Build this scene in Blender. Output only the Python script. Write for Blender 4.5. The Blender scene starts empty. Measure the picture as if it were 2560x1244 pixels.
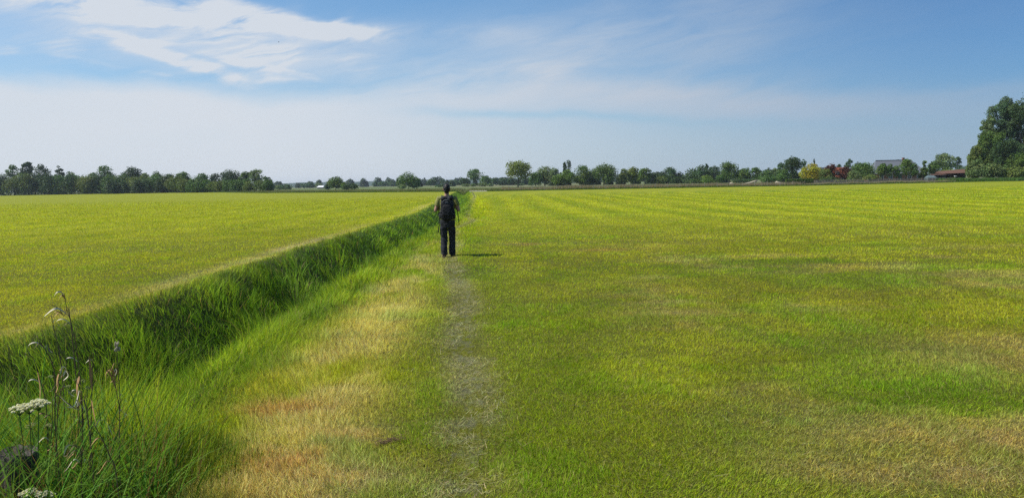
import bpy, bmesh, math, random
import numpy as np
from mathutils import Matrix, Vector, Euler
random.seed(7); rng = np.random.default_rng(11)
S = bpy.context.scene; C = S.collection; R = math.radians

# ------------------------------------------------------------------ camera
F = 1850.0; CH = 1.70; PITCH = 5.1; ROLL = -1.07
cam = bpy.data.objects.new('camera', bpy.data.cameras.new('camera')); C.objects.link(cam)
cam.data.sensor_width = 36; cam.data.lens = 36*F/2560; cam.data.clip_end = 20000; cam.data.clip_start = .05
CM = Matrix.Rotation(R(90-PITCH), 3, 'X') @ Matrix.Rotation(R(ROLL), 3, 'Z')
cam.matrix_world = Matrix.Translation((0, 0, CH)) @ CM.to_4x4(); S.camera = cam
def ray(px, py): return CM @ Vector(((px-1280)/F, -(py-622)/F, -1))
def at(px, py, Y):                       # point seen at photo pixel px, py whose depth is Y metres
    d = ray(px, py); return Vector((0, 0, CH)) + d*(Y/d.y)
def on_ground(px, py):
    d = ray(px, py); return Vector((0, 0, CH)) + d*(-CH/d.z)

# ------------------------------------------------------------------ light
SUN_EL, SUN_AZ = 52, -95                  # azimuth from +Y (view direction), clockwise
sd = Vector((math.sin(R(SUN_AZ))*math.cos(R(SUN_EL)), math.cos(R(SUN_AZ))*math.cos(R(SUN_EL)), math.sin(R(SUN_EL))))
sun = bpy.data.objects.new('sun', bpy.data.lights.new('sun', 'SUN')); C.objects.link(sun)
sun.data.energy = 4.8; sun.data.angle = R(.53); sun.data.color = (1, .95, .86)
sun.rotation_euler = sd.to_track_quat('Z', 'Y').to_euler()
S.view_settings.view_transform = 'Standard'; S.view_settings.look = 'None'
S.view_settings.exposure = 0.2; S.view_settings.gamma = 1; S.view_settings.use_curve_mapping = False
S.cycles.max_bounces = 6; S.cycles.diffuse_bounces = 3; S.cycles.glossy_bounces = 2; S.cycles.transmission_bounces = 4
S.cycles.transparent_max_bounces = 6; S.cycles.volume_bounces = 0; S.cycles.use_denoising = False; S.cycles.sample_clamp_indirect = 4

W = bpy.data.worlds.new('World'); S.world = W; W.use_nodes = True
nt = W.node_tree; nt.nodes.clear()
class NB:
    """tiny node-expression helper"""
    def __init__(s, t): s.t = t
    def n(s, typ, **k):
        o = s.t.nodes.new(typ)
        for a, v in k.items(): setattr(o, a, v)
        return o
    def put(s, sock, v):
        if isinstance(v, bpy.types.NodeSocket): s.t.links.new(v, sock)
        else: sock.default_value = v
    def m(s, op, a, b=0.0, c=0.0, clamp=False):
        o = s.n('ShaderNodeMath', operation=op, use_clamp=clamp)
        for i, v in enumerate((a, b, c)): s.put(o.inputs[i], v)
        return o.outputs[0]
    def mix(s, f, a, b, mode='MIX'):
        o = s.n('ShaderNodeMix', data_type='RGBA', blend_type=mode)
        s.put(o.inputs[0], f); s.put(o.inputs[6], a); s.put(o.inputs[7], b); return o.outputs[2]
    def ramp(s, f, pts):
        o = s.n('ShaderNodeMapRange', interpolation_type='SMOOTHSTEP')
        s.put(o.inputs[0], f); o.inputs[1].default_value = pts[0]; o.inputs[2].default_value = pts[1]; return o.outputs[0]
    def noise(s, vec, scale, detail=4, rough=.55, dist=0):
        o = s.n('ShaderNodeTexNoise'); s.put(o.inputs['Vector'], vec); o.inputs['Scale'].default_value = scale
        o.inputs['Detail'].default_value = detail; o.inputs['Roughness'].default_value = rough
        o.inputs['Distortion'].default_value = dist; return o.outputs['Fac']
    def comb(s, x, y, z=0.0):
        o = s.n('ShaderNodeCombineXYZ'); s.put(o.inputs[0], x); s.put(o.inputs[1], y); s.put(o.inputs[2], z); return o.outputs[0]
    def curve(s, x, pts):                 # piecewise curve, pts in (x, y) with both mapped to 0..1 already
        o = s.n('ShaderNodeFloatCurve'); cv = o.mapping.curves[0]
        while len(cv.points) < len(pts): cv.points.new(.5, .5)
        for p, (a, b) in zip(cv.points, pts): p.location = (a, b)
        o.mapping.update(); s.put(o.inputs['Value'], x); return o.outputs[0]
w = NB(nt)
sky = w.n('ShaderNodeTexSky', sky_type='NISHITA', sun_disc=False, sun_elevation=R(SUN_EL), sun_rotation=R(SUN_AZ))
sky.altitude = 50; sky.air_density = 1.0; sky.dust_density = .6; sky.ozone_density = 2.6
tc = w.n('ShaderNodeTexCoord'); sp = w.n('ShaderNodeSeparateXYZ'); nt.links.new(tc.outputs['Generated'], sp.inputs[0])
X_, Y_, Z_ = sp.outputs
AZ = w.m('ARCTAN2', X_, Y_); EL = w.m('ARCSINE', Z_)
def azel(px, py):
    d = ray(px, py).normalized(); return math.atan2(d.x, d.y), math.asin(d.z)
# slow warp of the cloud field so that no patch keeps a clean outline
base = w.comb(AZ, w.m('MULTIPLY', EL, 2.0))
wx = w.m('SUBTRACT', w.noise(base, 5, 5, .6), .5); wy = w.m('SUBTRACT', w.noise(w.comb(w.m('ADD', AZ, 7.3), w.m('MULTIPLY', EL, 2.0)), 6, 5, .6), .5)
u = w.m('ADD', AZ, w.m('MULTIPLY', wx, .06)); v = w.m('ADD', EL, w.m('MULTIPLY', wy, .03))
ca, sa = math.cos(R(-10)), math.sin(R(-10))
ur = w.m('SUBTRACT', w.m('MULTIPLY', u, ca), w.m('MULTIPLY', v, sa)); vr = w.m('ADD', w.m('MULTIPLY', u, sa), w.m('MULTIPLY', v, ca))
fib = w.noise(w.comb(w.m('MULTIPLY', ur, 2.2), w.m('MULTIPLY', vr, 13)), 3.2, 8, .62, .6)
fib2 = w.noise(w.comb(w.m('MULTIPLY', u, 3), w.m('MULTIPLY', v, 9)), 2.1, 6, .6, .4)
def patch(px, py, sx, sy, ang, amp, sharp=False):
    a, e = azel(px, py); t = R(-ang + 1.07); c_, s_ = math.cos(t), math.sin(t)
    du = w.m('SUBTRACT', u, a); dv = w.m('SUBTRACT', v, e)
    p = w.m('MULTIPLY', w.m('ADD', w.m('MULTIPLY', du, c_), w.m('MULTIPLY', dv, s_)), F/sx)
    q = w.m('MULTIPLY', w.m('SUBTRACT', w.m('MULTIPLY', dv, c_), w.m('MULTIPLY', du, s_)), F/sy)
    r2 = w.m('ADD', w.m('MULTIPLY', p, p), w.m('MULTIPLY', q, q))
    if sharp: r2 = w.m('MULTIPLY', w.m('POWER', r2, 1.7), .55)
    return w.m('MULTIPLY', w.m('EXPONENT', w.m('MULTIPLY', r2, -.5)), amp)
CRISP = [(60, -30, 330, 34, 4, 1.0), (420, 22, 290, 24, 7, 1.05), (760, 66, 170, 14, 6, 1.0), (640, 24, 150, 14, 12, .6), (700, 42, 60, 14, -30, .4), (850, 55, 40, 10, -35, .4),
 (165, 124, 34, 12, 0, .95), (12, 120, 26, 8, 0, .9), (215, 88, 34, 12, -4, .7),
 (645, 134, 66, 22, 2, 1.15), (355, 112, 60, 18, 14, 1.05), (465, 150, 110, 13, 22, 1.1), (640, 192, 120, 8, 10, .8), (725, 185, 100, 6, 17, .75), (590, 155, 80, 6, 18, .6),
 (340, 178, 120, 4, 9, .6), (890, 168, 40, 30, 10, .55), (500, 96, 90, 9, -6, .55)]
SOFT = [(250, 115, 420, 70, 6, .26), (780, 125, 160, 40, 5, .30), (350, 70, 260, 20, 7, .22), (480, 120, 260, 45, 10, .16), (1000, 85, 260, 14, 2, .12),
 (1600, 150, 330, 62, -2, .30), (1390, 192, 55, 22, 0, .28), (1700, 232, 260, 26, 3, .34), (1900, 268, 150, 24, 4, .4), (1420, 235, 260, 22, 2, .25), (1150, 225, 180, 26, -6, .25),
 (1600, 40, 380, 60, -10, .24), (1290, 100, 200, 18, 2, .14), (2400, 230, 200, 14, -2, .22), (1250, 180, 160, 16, -10, .2), (1850, 90, 120, 60, -30, .12)]
def total(L, sharp=False):
    t_ = None
    for p_ in L:
        g = patch(*p_, sharp); t_ = g if t_ is None else w.m('ADD', t_, g)
    return t_
crisp = w.m('MULTIPLY', total(CRISP, True), w.m('ADD', w.m('MULTIPLY', w.m('SUBTRACT', fib, .5), 4.6), 1.0))
fib3 = w.noise(w.comb(w.m('MULTIPLY', w.m('ADD', ur, w.m('MULTIPLY', wy, .3)), 3.0), w.m('MULTIPLY', vr, 34)), 3.4, 6, .7, .5)
crisp = w.m('MULTIPLY', w.ramp(crisp, (.05, 2.2)), w.m('ADD', .12, w.m('ADD', w.m('MULTIPLY', fib2, .65), w.m('MULTIPLY', fib3, .85))))
soft = w.m('MULTIPLY', total(SOFT), w.m('ADD', w.m('MULTIPLY', w.m('SUBTRACT', fib, .5), 2.4), 1.0))
tot = w.m('MAXIMUM', w.m('ADD', crisp, soft), 0.0)
# the low veil: its upper edge and its thickness change along the horizon
A0, A1 = -.75, .75
t01 = w.m('DIVIDE', w.m('SUBTRACT', AZ, A0), A1-A0, clamp=True)
def tof(px, py=300): return (azel(px, py)[0]-A0)/(A1-A0)
edge_pts = [(0, 168), (260, 185), (520, 208), (800, 226), (1050, 222), (1300, 190), (1500, 185), (1800, 208), (2100, 222), (2560, 205)]
edge = w.curve(t01, [(tof(x, y), azel(x, y)[1]*3) for x, y in edge_pts]); edge = w.m('DIVIDE', edge, 3.0)
amp_pts = [(0, .93), (700, .93), (1150, .8), (1400, .68), (1750, .6), (2100, .6), (2560, .5)]
amp = w.curve(t01, [(tof(x), a) for x, a in amp_pts])
dE = w.m('SUBTRACT', edge, v)
veil = w.ramp(w.m('ADD', dE, w.m('MULTIPLY', w.m('SUBTRACT', fib2, .5), .02)), (-.006, .024))
gap = patch(1520, 292, 270, 9, 5, .55); gap = w.m('ADD', gap, patch(1180, 282, 130, 8, 2, .4)); gap = w.m('ADD', gap, patch(2000, 320, 300, 16, 3, .18))
veil = w.m('MULTIPLY', w.m('MULTIPLY', veil, amp), w.m('SUBTRACT', 1.0, gap))
veil = w.m('MULTIPLY', veil, w.m('ADD', .93, w.m('MULTIPLY', fib2, .14)))
hz = w.m('MULTIPLY', w.m('EXPONENT', w.m('MULTIPLY', w.m('MAXIMUM', EL, 0.0), -9.0)), .48); hz = w.m('ADD', hz, w.m('MULTIPLY', fib2, .13))
dens = w.m('SUBTRACT', 1.0, w.m('MULTIPLY', w.m('MULTIPLY', w.m('SUBTRACT', 1.0, w.m('MINIMUM', tot, .95)), w.m('SUBTRACT', 1.0, veil)), w.m('SUBTRACT', 1.0, hz)))
SKY_STR = .085
skyc = w.mix(1.0, sky.outputs[0], (.60, 1.06, 1.32, 1), 'MULTIPLY'); skyc = w.mix(w.ramp(AZ, (-.05, .6)), skyc, w.mix(1.0, skyc, (.56, .66, .78, 1), 'MULTIPLY'))
# cloud and veil light: a touch greyer and bluer towards the dark side of the sky
side = w.ramp(AZ, (-.35, .65))
cl = w.mix(side, (.59/SKY_STR, .63/SKY_STR, .685/SKY_STR, 1), (.31/SKY_STR, .39/SKY_STR, .50/SKY_STR, 1))
col = w.mix(dens, skyc, cl)
bg = w.n('ShaderNodeBackground'); nt.links.new(col, bg.inputs[0]); bg.inputs[1].default_value = SKY_STR
wo = w.n('ShaderNodeOutputWorld'); nt.links.new(bg.outputs[0], wo.inputs[0])

# ------------------------------------------------------------------ helpers
def tag(o, label=None, cat=None, group=None, kind=None):
    for k, x in (('label', label), ('category', cat), ('group', group), ('kind', kind)):
        if x: o[k] = x
    return o
def empty(name, loc, label, cat, group=None, rz=0):
    o = bpy.data.objects.new(name, None); C.objects.link(o); o.location = loc; o.rotation_euler = (0, 0, rz)
    return tag(o, label, cat, group)
def link(name, me, mat=None, parent=None):
    o = bpy.data.objects.new(name, me); C.objects.link(o)
    if mat is not None: me.materials.append(mat)
    if parent is not None: o.parent = parent
    return o
def np_mesh(name, V, Fc, cols=None, smooth=False):
    """V (n,3); Fc (m,k) faces of one size; cols per vertex (n,3)"""
    me = bpy.data.meshes.new(name); V = np.ascontiguousarray(V, np.float32); Fc = np.ascontiguousarray(Fc, np.int32)
    m, k = Fc.shape
    me.vertices.add(len(V)); me.vertices.foreach_set('co', V.ravel())
    me.loops.add(m*k); me.loops.foreach_set('vertex_index', Fc.ravel())
    me.polygons.add(m); me.polygons.foreach_set('loop_start', np.arange(0, m*k, k, dtype=np.int32))
    me.polygons.foreach_set('loop_total', np.full(m, k, np.int32))
    me.polygons.foreach_set('use_smooth', np.full(m, smooth))
    if cols is not None:
        a = me.attributes.new('Col', 'FLOAT_COLOR', 'POINT')
        cc = np.ones((len(V), 4), np.float32); cc[:, :3] = cols; a.data.foreach_set('color', cc.ravel())
    me.update(calc_edges=True); return me
def bm_obj(name, bm, mat, parent=None, smooth=False):
    me = bpy.data.meshes.new(name); bmesh.ops.recalc_face_normals(bm, faces=bm.faces); bm.to_mesh(me); bm.free()
    if smooth:
        for p in me.polygons: p.use_smooth = True
    return link(name, me, mat, parent)
def box(bm, c, s, rot=None, bev=0):
    M = Matrix.Translation(c) @ (rot.to_4x4() if rot is not None else Matrix()) @ Matrix.Diagonal((s[0], s[1], s[2], 1))
    r = bmesh.ops.create_cube(bm, size=1, matrix=M)
    if bev: bmesh.ops.bevel(bm, geom=list({e for vv in r['verts'] for e in vv.link_edges}), offset=bev, segments=2, affect='EDGES')
def prism(bm, pts, z0, z1):
    a = [bm.verts.new((p[0], p[1], z0)) for p in pts]; b = [bm.verts.new((p[0], p[1], z1)) for p in pts]
    n = len(pts); bm.faces.new(a[::-1]); bm.faces.new(b)
    for i in range(n): bm.faces.new((a[i], a[(i+1) % n], b[(i+1) % n], b[i]))
def loft(bm, pts, rad, n=12, up=Vector((0, 1, 0)), ex=2.0):
    """tube through pts; rad = list of (rx, ry) or r; closed ends; ex>2 squares the section"""
    rings = []; P = [Vector(p) for p in pts]
    for i, p in enumerate(P):
        t = (P[min(i+1, len(P)-1)]-P[max(i-1, 0)]).normalized()
        b = up - t*up.dot(t)
        if b.length < 1e-3: b = Vector((1, 0, 0)) - t*t.x
        b.normalize(); a = b.cross(t).normalized(); r = rad[i]; rx, ry = (r if isinstance(r, (tuple, list)) else (r, r))
        ring = []
        for k in range(n):
            th = 2*math.pi*k/n; c_, s_ = math.cos(th), math.sin(th)
            cx = math.copysign(abs(c_)**(2/ex), c_); sy = math.copysign(abs(s_)**(2/ex), s_)
            ring.append(bm.verts.new(p + a*rx*cx + b*ry*sy))
        rings.append(ring)
    for i in range(len(rings)-1):
        for k in range(n): bm.faces.new((rings[i][k], rings[i][(k+1) % n], rings[i+1][(k+1) % n], rings[i+1][k]))
    bm.faces.new(rings[0][::-1]); bm.faces.new(rings[-1])
def ball(bm, c, r, u_=14, v_=9, rot=None):
    M = Matrix.Translation(c) @ (rot.to_4x4() if rot is not None else Matrix()) @ Matrix.Diagonal((r[0], r[1], r[2], 1))
    bmesh.ops.create_uvsphere(bm, u_segments=u_, v_segments=v_, radius=1, matrix=M)
def remesh(bm, vox, smooth=4):
    me = bpy.data.meshes.new('tmp'); bmesh.ops.recalc_face_normals(bm, faces=bm.faces); bm.to_mesh(me); bm.free()
    o = bpy.data.objects.new('tmp', me); C.objects.link(o)
    r = o.modifiers.new('r', 'REMESH'); r.mode = 'VOXEL'; r.voxel_size = vox; r.use_smooth_shade = True
    s_ = o.modifiers.new('s', 'SMOOTH'); s_.factor = .5; s_.iterations = smooth
    dg = bpy.context.evaluated_depsgraph_get(); dg.update()
    out = bpy.data.meshes.new_from_object(o.evaluated_get(dg)); bpy.data.objects.remove(o); bpy.data.meshes.remove(me)
    return out

# value noise ----------------------------------------------------------
def _h(ix, iy, s):
    n = (ix.astype(np.int64)*374761393 + iy.astype(np.int64)*668265263 + s*1442695041) & 0xffffffff
    n = ((n ^ (n >> 13))*1274126177) & 0xffffffff; n = n ^ (n >> 16)
    return (n & 0xffff)/65535.0
def vn(x, y, s=0):
    xi = np.floor(x); yi = np.floor(y); fx = x-xi; fy = y-yi; fx = fx*fx*(3-2*fx); fy = fy*fy*(3-2*fy)
    a = _h(xi, yi, s); b = _h(xi+1, yi, s); c_ = _h(xi, yi+1, s); d = _h(xi+1, yi+1, s)
    return (a*(1-fx)+b*fx)*(1-fy) + (c_*(1-fx)+d*fx)*fy
def fbm(x, y, s=0, o=4, g=.5):
    t = 0; A = 1; n = 0
    for i in range(o):
        t = t + A*vn(x*2**i+17.3*i, y*2**i-9.1*i, s+i); n += A; A *= g
    return t/n
def sst(a, b, x): t = np.clip((x-a)/(b-a), 0, 1); return t*t*(3-2*t)

# ------------------------------------------------------------------ terrain
PATH = np.array([(-2, .2), (3, -.15), (4, -.26), (6, -.39), (9.2, -.62), (13, -.95), (17.3, -1.5), (22, -1.75), (28, -2.25), (31, -1.95), (34, -1.75), (37, -2.2), (44, -2.7), (76, -3.9), (98, -4.8), (130, -6.6), (158, -8.4), (200, -9)])
DITCH = np.array([(-30, -4.1), (45, -4.15), (67, -5.3), (105, -7.6), (158, -10.2), (190, -12), (400, -20)])
def path_x(y): return np.interp(y, PATH[:, 0], PATH[:, 1]) + .05*np.sin(y*1.3)
def ditch_x(y): return np.interp(y, DITCH[:, 0], DITCH[:, 1]) + .22*(vn(y*.35, y*0, 40)-.5)
EDGE = np.array([(-2000, 400), (-259, 378), (-195, 384), (-120, 305), (-75, 226), (-28, 176), (-8, 157), (60, 150), (100, 163), (170, 163), (3000, 163)])
def edge_y(x): return np.interp(x, EDGE[:, 0], EDGE[:, 1])
def height(x, y):
    z = .05*(fbm(x*.25, y*.25, 3)-.5) + .02*(fbm(x*1.2, y*1.2, 5)-.5)
    t = x-ditch_x(y)
    prof = np.where(t < 0, sst(-1.35, -.1, t), 1-sst(.1, 1.45, t))
    z = z - .8*prof*(1-sst(200, 230, y))
    z = z + .07*np.exp(-((t+1.5)/.3)**2)
    z = z - .035*np.exp(-((x-path_x(y))/.2)**2)*(1-sst(90, 150, y))
    return z
def lerp(a, b, t): return a*(1-t[..., None]) + b*t[..., None]
c3 = lambda *a: np.array(a, float)
GREEN, OLIVE, YEL, TAN, RUST, DRYP = c3(.130, .184, .009), c3(.190, .200, .012), c3(.256, .272, .013), c3(.36, .295, .15), c3(.29, .185, .085), c3(.27, .27, .14)
DEEP, MEADOW = c3(.065, .13, .018), c3(.17, .17, .085)
def field_col(x, y):
    """albedo of the turf at x, y: sward, mowing stripes, scorched patches, worn path"""
    d = np.hypot(x, y)
    n1 = fbm(x*.35+3, y*.22, 11, 4); n2 = fbm(x*1.1, y*.8, 21, 4); n3 = fbm(x*4, y*4, 31, 3)
    c_ = lerp(GREEN+0*x[..., None], OLIVE, sst(.30, .60, n1+.4*(n2-.5)))
    yl = sst(9, 32, y + 5*(n1-.5))*.72 + .28*sst(.5, .72, n2)
    c_ = lerp(c_, YEL, np.clip(yl, 0, .92))
    # mowing stripes
    a_ = x + .055*y + 1.5*np.sin(y*.03); b_ = (edge_y(x)-y)*.9 + 2*np.sin(x*.05)
    sm = -14*np.log(np.exp(-np.clip(a_, -50, 900)/14)+np.exp(-np.clip(b_, -50, 900)/14))
    wob = 1.2*(fbm(x*.06, y*.03, 55, 3)-.5)
    sr = np.sin(2*np.pi*(sm/3.3+wob)); sl = np.sin(2*np.pi*((x+.012*y)/3.4+.7*wob))
    sr = sr*.7 + 1.1*(vn(sm*1.3, (x+y)*.02, 52)-.5); sl = sl*.7 + 1.1*(vn((x+.012*y)*1.2, y*.025, 53)-.5)
    st_ = np.where(x < ditch_x(y), sl, sr)*(.45+1.1*fbm(x*.03, y*.02, 56, 2))
    k = sst(18, 42, d)*(1-.45*sst(150, 300, d))
    c_ = c_*(1 + .15*k*st_)[..., None]
    c_ = lerp(c_, c3(.15, .235, .018), np.clip(-k*st_*.35, 0, .5))
    # left field
    lf = sst(-1.9, -3.6, x - ditch_x(y))
    c_ = lerp(c_, YEL*(.88+.3*(n2-.5))[..., None], lf*.6)
    # green strip right of the path
    px_ = path_x(y); t = x-px_
    c_ = lerp(c_, GREEN, np.clip(np.exp(-((t-.55)/.5)**2) + .8*np.exp(-((t+.45)/.28)**2), 0, 1)*.6*(1-sst(20, 60, y)))
    c_ = lerp(c_, GREEN*1.05, np.exp(-((x-1.0)/1.1)**2)*sst(17, 8, y)*.4)
    # scorched patches right, more of them near and to the right
    near = 1-sst(9, 26, y)
    dry = sst(.56, .74, fbm(x*.55+9, y*1.05+2, 61, 4) + .10*(n3-.5) + near*.05*sst(0, 4, x)) * sst(.7, 2.6, x)
    c_ = lerp(c_, lerp(TAN+0*c_, RUST, n2), dry*np.clip(.38*near+.08, 0, 1)*(.5+1.0*n3))
    for (cx, cy, sx, sy, a, b) in ((.3, 20.3, .5, .5, .6, 1), (2.3, 18.2, 1.1, .3, .5, 1), (3.6, 15.5, 1.0, .25, .3, 0), (4.4, 6.8, .8, .9, .45, .6), (2.5, 4.1, .8, .3, .6, .5), (2.1, 9.3, .7, .3, .45, .3), (3.2, 4.6, .9, .25, .45, .8)):
        g = np.exp(-(((x-cx)/sx)**2+((y-cy)/sy)**2))*sst(.25, .6, n2+.2)
        c_ = lerp(c_, lerp(TAN+0*c_, RUST, np.full_like(x, b)), np.clip(g*a*1.3, 0, .9))
    # dry strip between ditch grass and path
    cx = np.interp(y, [3, 5, 8, 13, 18, 23, 30], [-1.25, -1.55, -1.65, -1.85, -2.1, -2.6, -3.0])
    g = np.exp(-((x-cx)/.50)**2)*sst(32, 20, y)*sst(.36, .56, fbm(x*.9, y*.6+4, 71, 4)+.12*(n3-.5)+.04)
    c_ = lerp(c_, lerp(TAN*1.0+0*c_, RUST, .7*sst(6.4, 4.6, y)*sst(.4, .65, n2)), np.clip(g*(.5+.8*n3), 0, .85))
    for (qx, qy, sx, sy, b) in ((-1.05, 4.15, .42, .22, .25), (-1.75, 5.5, .33, .16, 1), (-1.45, 4.4, .25, .2, .9), (-1.75, 8.3, .5, .2, .35), (-2.0, 11.6, .42, .8, 0), (-1.2, 4.9, .3, .14, .4)):
        g = np.exp(-(((x-qx)/sx)**2+((y-qy)/sy)**2))*sst(.2, .5, n2+.1*n3)
        c_ = lerp(c_, lerp(TAN+0*c_, RUST, np.full_like(x, b)), np.clip(g*1.2, 0, .95))
    # tan rim along the far side of the ditch
    tt = x-ditch_x(y)
    g = np.exp(-((tt+1.95)/.42)**2)*(sst(.40, .66, .6*fbm(x*.3, y*.11, 81, 3)+.4*n2)*.6+.75*np.exp(-((y-21)/5.0)**2))*(.6+.7*n3)
    c_ = lerp(c_, TAN*1.05, g*.9)
    # grass on the banks
    bank = sst(-1.6, -1.2, tt)*(1-sst(1.2, 2.0, tt))
    c_ = lerp(c_, DEEP, bank)
    # worn path
    pw = np.exp(-(t/(.16+.05*n2))**2)*(1-sst(110, 156, y))
    c_ = lerp(c_, DRYP*(.8+.5*n3)[..., None], np.clip(pw*1.1*sst(.36, .6, .5*n3+.5*fbm(x*2.2, y*1.6, 141, 3)), 0, .62))
    # rough meadow beyond the mown edge
    ey = edge_y(x); out = sst(0, 2.0, y-ey)
    mm = lerp(MEADOW+0*c_, c3(.12, .155, .05), sst(.4, .65, fbm(x*.02, y*.006, 91, 3)))
    c_ = lerp(c_, mm, out)
    c_ = lerp(c_, DEEP*1.1, np.exp(-((y-ey-.5)/1.6)**2)*.75)
    return np.clip(c_, .003, .8)
def axis(a0, a1, s0, g, smax):
    o = [a0]; s_ = s0
    while o[-1] < a1: o.append(o[-1]+s_); s_ = min(s_*g, smax if o[-1] < 260 else 1e9) if o[-1] < 260 else s_*1.06
    return np.array(o)
xr = axis(0, 6000, .085, 1.0, 9)
def mk(stops):
    out = []
    for (a, b, s_) in stops: out.append(np.arange(a, b, s_))
    return np.concatenate(out)
gx = mk([(0, 8, .085), (8, 20, .25), (20, 60, .7), (60, 160, 1.6), (160, 400, 5), (400, 1000, 40), (1000, 6001, 500)])
gx = np.concatenate([-gx[:0:-1], gx])
gy = mk([(-300, -20, 40), (-20, 2, 1), (2, 12, .09), (12, 30, .16), (30, 70, .4), (70, 200, .9), (200, 420, 2.2), (420, 1000, 20), (1000, 7001, 400)])
GX, GY = np.meshgrid(gx, gy); GZ = height(GX, GY); GZ = np.where(GY > 420, GZ*0, GZ)
gc = field_col(GX, GY); dd = np.hypot(GX, GY)
shaded_thatch = lerp(gc*.5, c3(.075, .06, .028)+0*gc, np.full_like(GX, .35))  # brown thatch, with the shade between blades painted in as darker colour
gc = lerp(shaded_thatch, gc, sst(14, 45, dd))
ny, nx = GX.shape; idx = np.arange(nx*ny).reshape(ny, nx)
Fq = np.stack([idx[:-1, :-1], idx[:-1, 1:], idx[1:, 1:], idx[1:, :-1]], -1).reshape(-1, 4)

def mat(name): m = bpy.data.materials.new(name); m.use_nodes = True; m.node_tree.nodes.clear(); return m, NB(m.node_tree)
def simple(name, c, rough=.7, var=.15, scale=6, spec=.3, bump=0, metal=0, stretch=(1, 1, 1)):
    m, n = mat(name); t = n.n('ShaderNodeTexCoord'); mp = n.n('ShaderNodeMapping'); mp.inputs['Scale'].default_value = stretch
    n.t.links.new(t.outputs['Object'], mp.inputs[0])
    f = n.noise(mp.outputs[0], scale, 5)
    cc = n.mix(f, tuple(x*(1-var) for x in c)+(1,), tuple(min(1, x*(1+var)) for x in c)+(1,))
    p = n.n('ShaderNodeBsdfPrincipled'); n.put(p.inputs['Base Color'], cc); p.inputs['Roughness'].default_value = rough
    p.inputs['Specular IOR Level'].default_value = spec; p.inputs['Metallic'].default_value = metal
    if bump:
        b = n.n('ShaderNodeBump'); b.inputs['Strength'].default_value = bump; b.inputs['Distance'].default_value = .02; n.put(b.inputs['Height'], f); n.put(p.inputs['Normal'], b.outputs[0])
    o = n.n('ShaderNodeOutputMaterial'); n.t.links.new(p.outputs[0], o.inputs[0]); return m
def leafmat(name, trans=.35, rough=.5, spec=.25, tint=(1, 1, 1)):
    m, n = mat(name); a = n.n('ShaderNodeAttribute', attribute_name='Col')
    cc = n.mix(1.0, a.outputs['Color'], tuple(tint)+(1,), 'MULTIPLY')
    p = n.n('ShaderNodeBsdfPrincipled'); n.put(p.inputs['Base Color'], cc); p.inputs['Roughness'].default_value = rough; p.inputs['Specular IOR Level'].default_value = spec
    tr = n.n('ShaderNodeBsdfTranslucent'); n.put(tr.inputs[0], n.mix(1.0, cc, (1.25, 1.2, .6, 1), 'MULTIPLY'))
    mx = n.n('ShaderNodeMixShader'); mx.inputs[0].default_value = trans
    n.t.links.new(p.outputs[0], mx.inputs[1]); n.t.links.new(tr.outputs[0], mx.inputs[2])
    o = n.n('ShaderNodeOutputMaterial'); n.t.links.new(mx.outputs[0], o.inputs[0]); return m
M = {}
m, n = mat('ground'); a = n.n('ShaderNodeAttribute', attribute_name='Col'); t = n.n('ShaderNodeTexCoord')
f1 = n.noise(t.outputs['Object'], 12, 6, .75); f2 = n.ramp(n.noise(t.outputs['Object'], 110, 4, .8), (.38, .62))
ff = n.m('ADD', n.m('MULTIPLY', f1, .7), n.m('MULTIPLY', f2, .7)); ff = n.m('ADD', ff, .25)
cc = n.mix(1.0, a.outputs['Color'], ff, 'MULTIPLY')
p = n.n('ShaderNodeBsdfPrincipled'); n.put(p.inputs['Base Color'], cc); p.inputs['Roughness'].default_value = .9; p.inputs['Specular IOR Level'].default_value = .1
b = n.n('ShaderNodeBump'); b.inputs['Strength'].default_value = .8; b.inputs['Distance'].default_value = .03; n.put(b.inputs['Height'], f1); n.put(p.inputs['Normal'], b.outputs[0])
o = n.n('ShaderNodeOutputMaterial'); n.t.links.new(p.outputs[0], o.inputs[0]); M['ground'] = m
M['blade'] = leafmat('grass_blade', .42, .6, .07)
M['leaf'] = leafmat('tree_leaf', .25, .55, .15, (1.12, 1.2, .85))
M['bark'] = simple('bark', (.055, .045, .035), .9, .3, 8, bump=.6, stretch=(1, 1, .2))
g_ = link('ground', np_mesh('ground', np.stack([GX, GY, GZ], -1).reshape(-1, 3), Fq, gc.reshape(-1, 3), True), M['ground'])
tag(g_, 'mown green and yellow hay field with scorched patches and a long ditch', kind='structure')

# worn footpath: a thin sheet of trodden litter following the ground
ys = np.concatenate([np.arange(2.2, 40, .08), np.arange(40, 157, .5)]); tt = np.linspace(-1, 1, 7)
wdt = (.03+.07*vn(ys*1.9, ys*0, 5)+.05*vn(ys*7, ys*0, 6))
PX = path_x(ys)[:, None] + tt[None]*wdt[:, None] + .03*(vn(ys*5, ys*0+3, 8)-.5)[:, None]; PY = ys[:, None]+0*PX; PZ = height(PX, PY)+.004
pc = DRYP*.42*(.6+.8*fbm(PX*14, PY*14, 77))[..., None]
pc = lerp(pc, OLIVE*.5, sst(.4, .6, fbm(PX*16, PY*14, 78)))
ix = np.arange(PX.size).reshape(PX.shape); pf = np.stack([ix[:-1, :-1], ix[:-1, 1:], ix[1:, 1:], ix[1:, :-1]], -1).reshape(-1, 4)
tag(link('footpath', np_mesh('footpath', np.stack([PX, PY, PZ], -1).reshape(-1, 3), pf, pc.reshape(-1, 3), True), M['ground']), 'narrow worn footpath of pale trodden grass running up the field', kind='structure')
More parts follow.
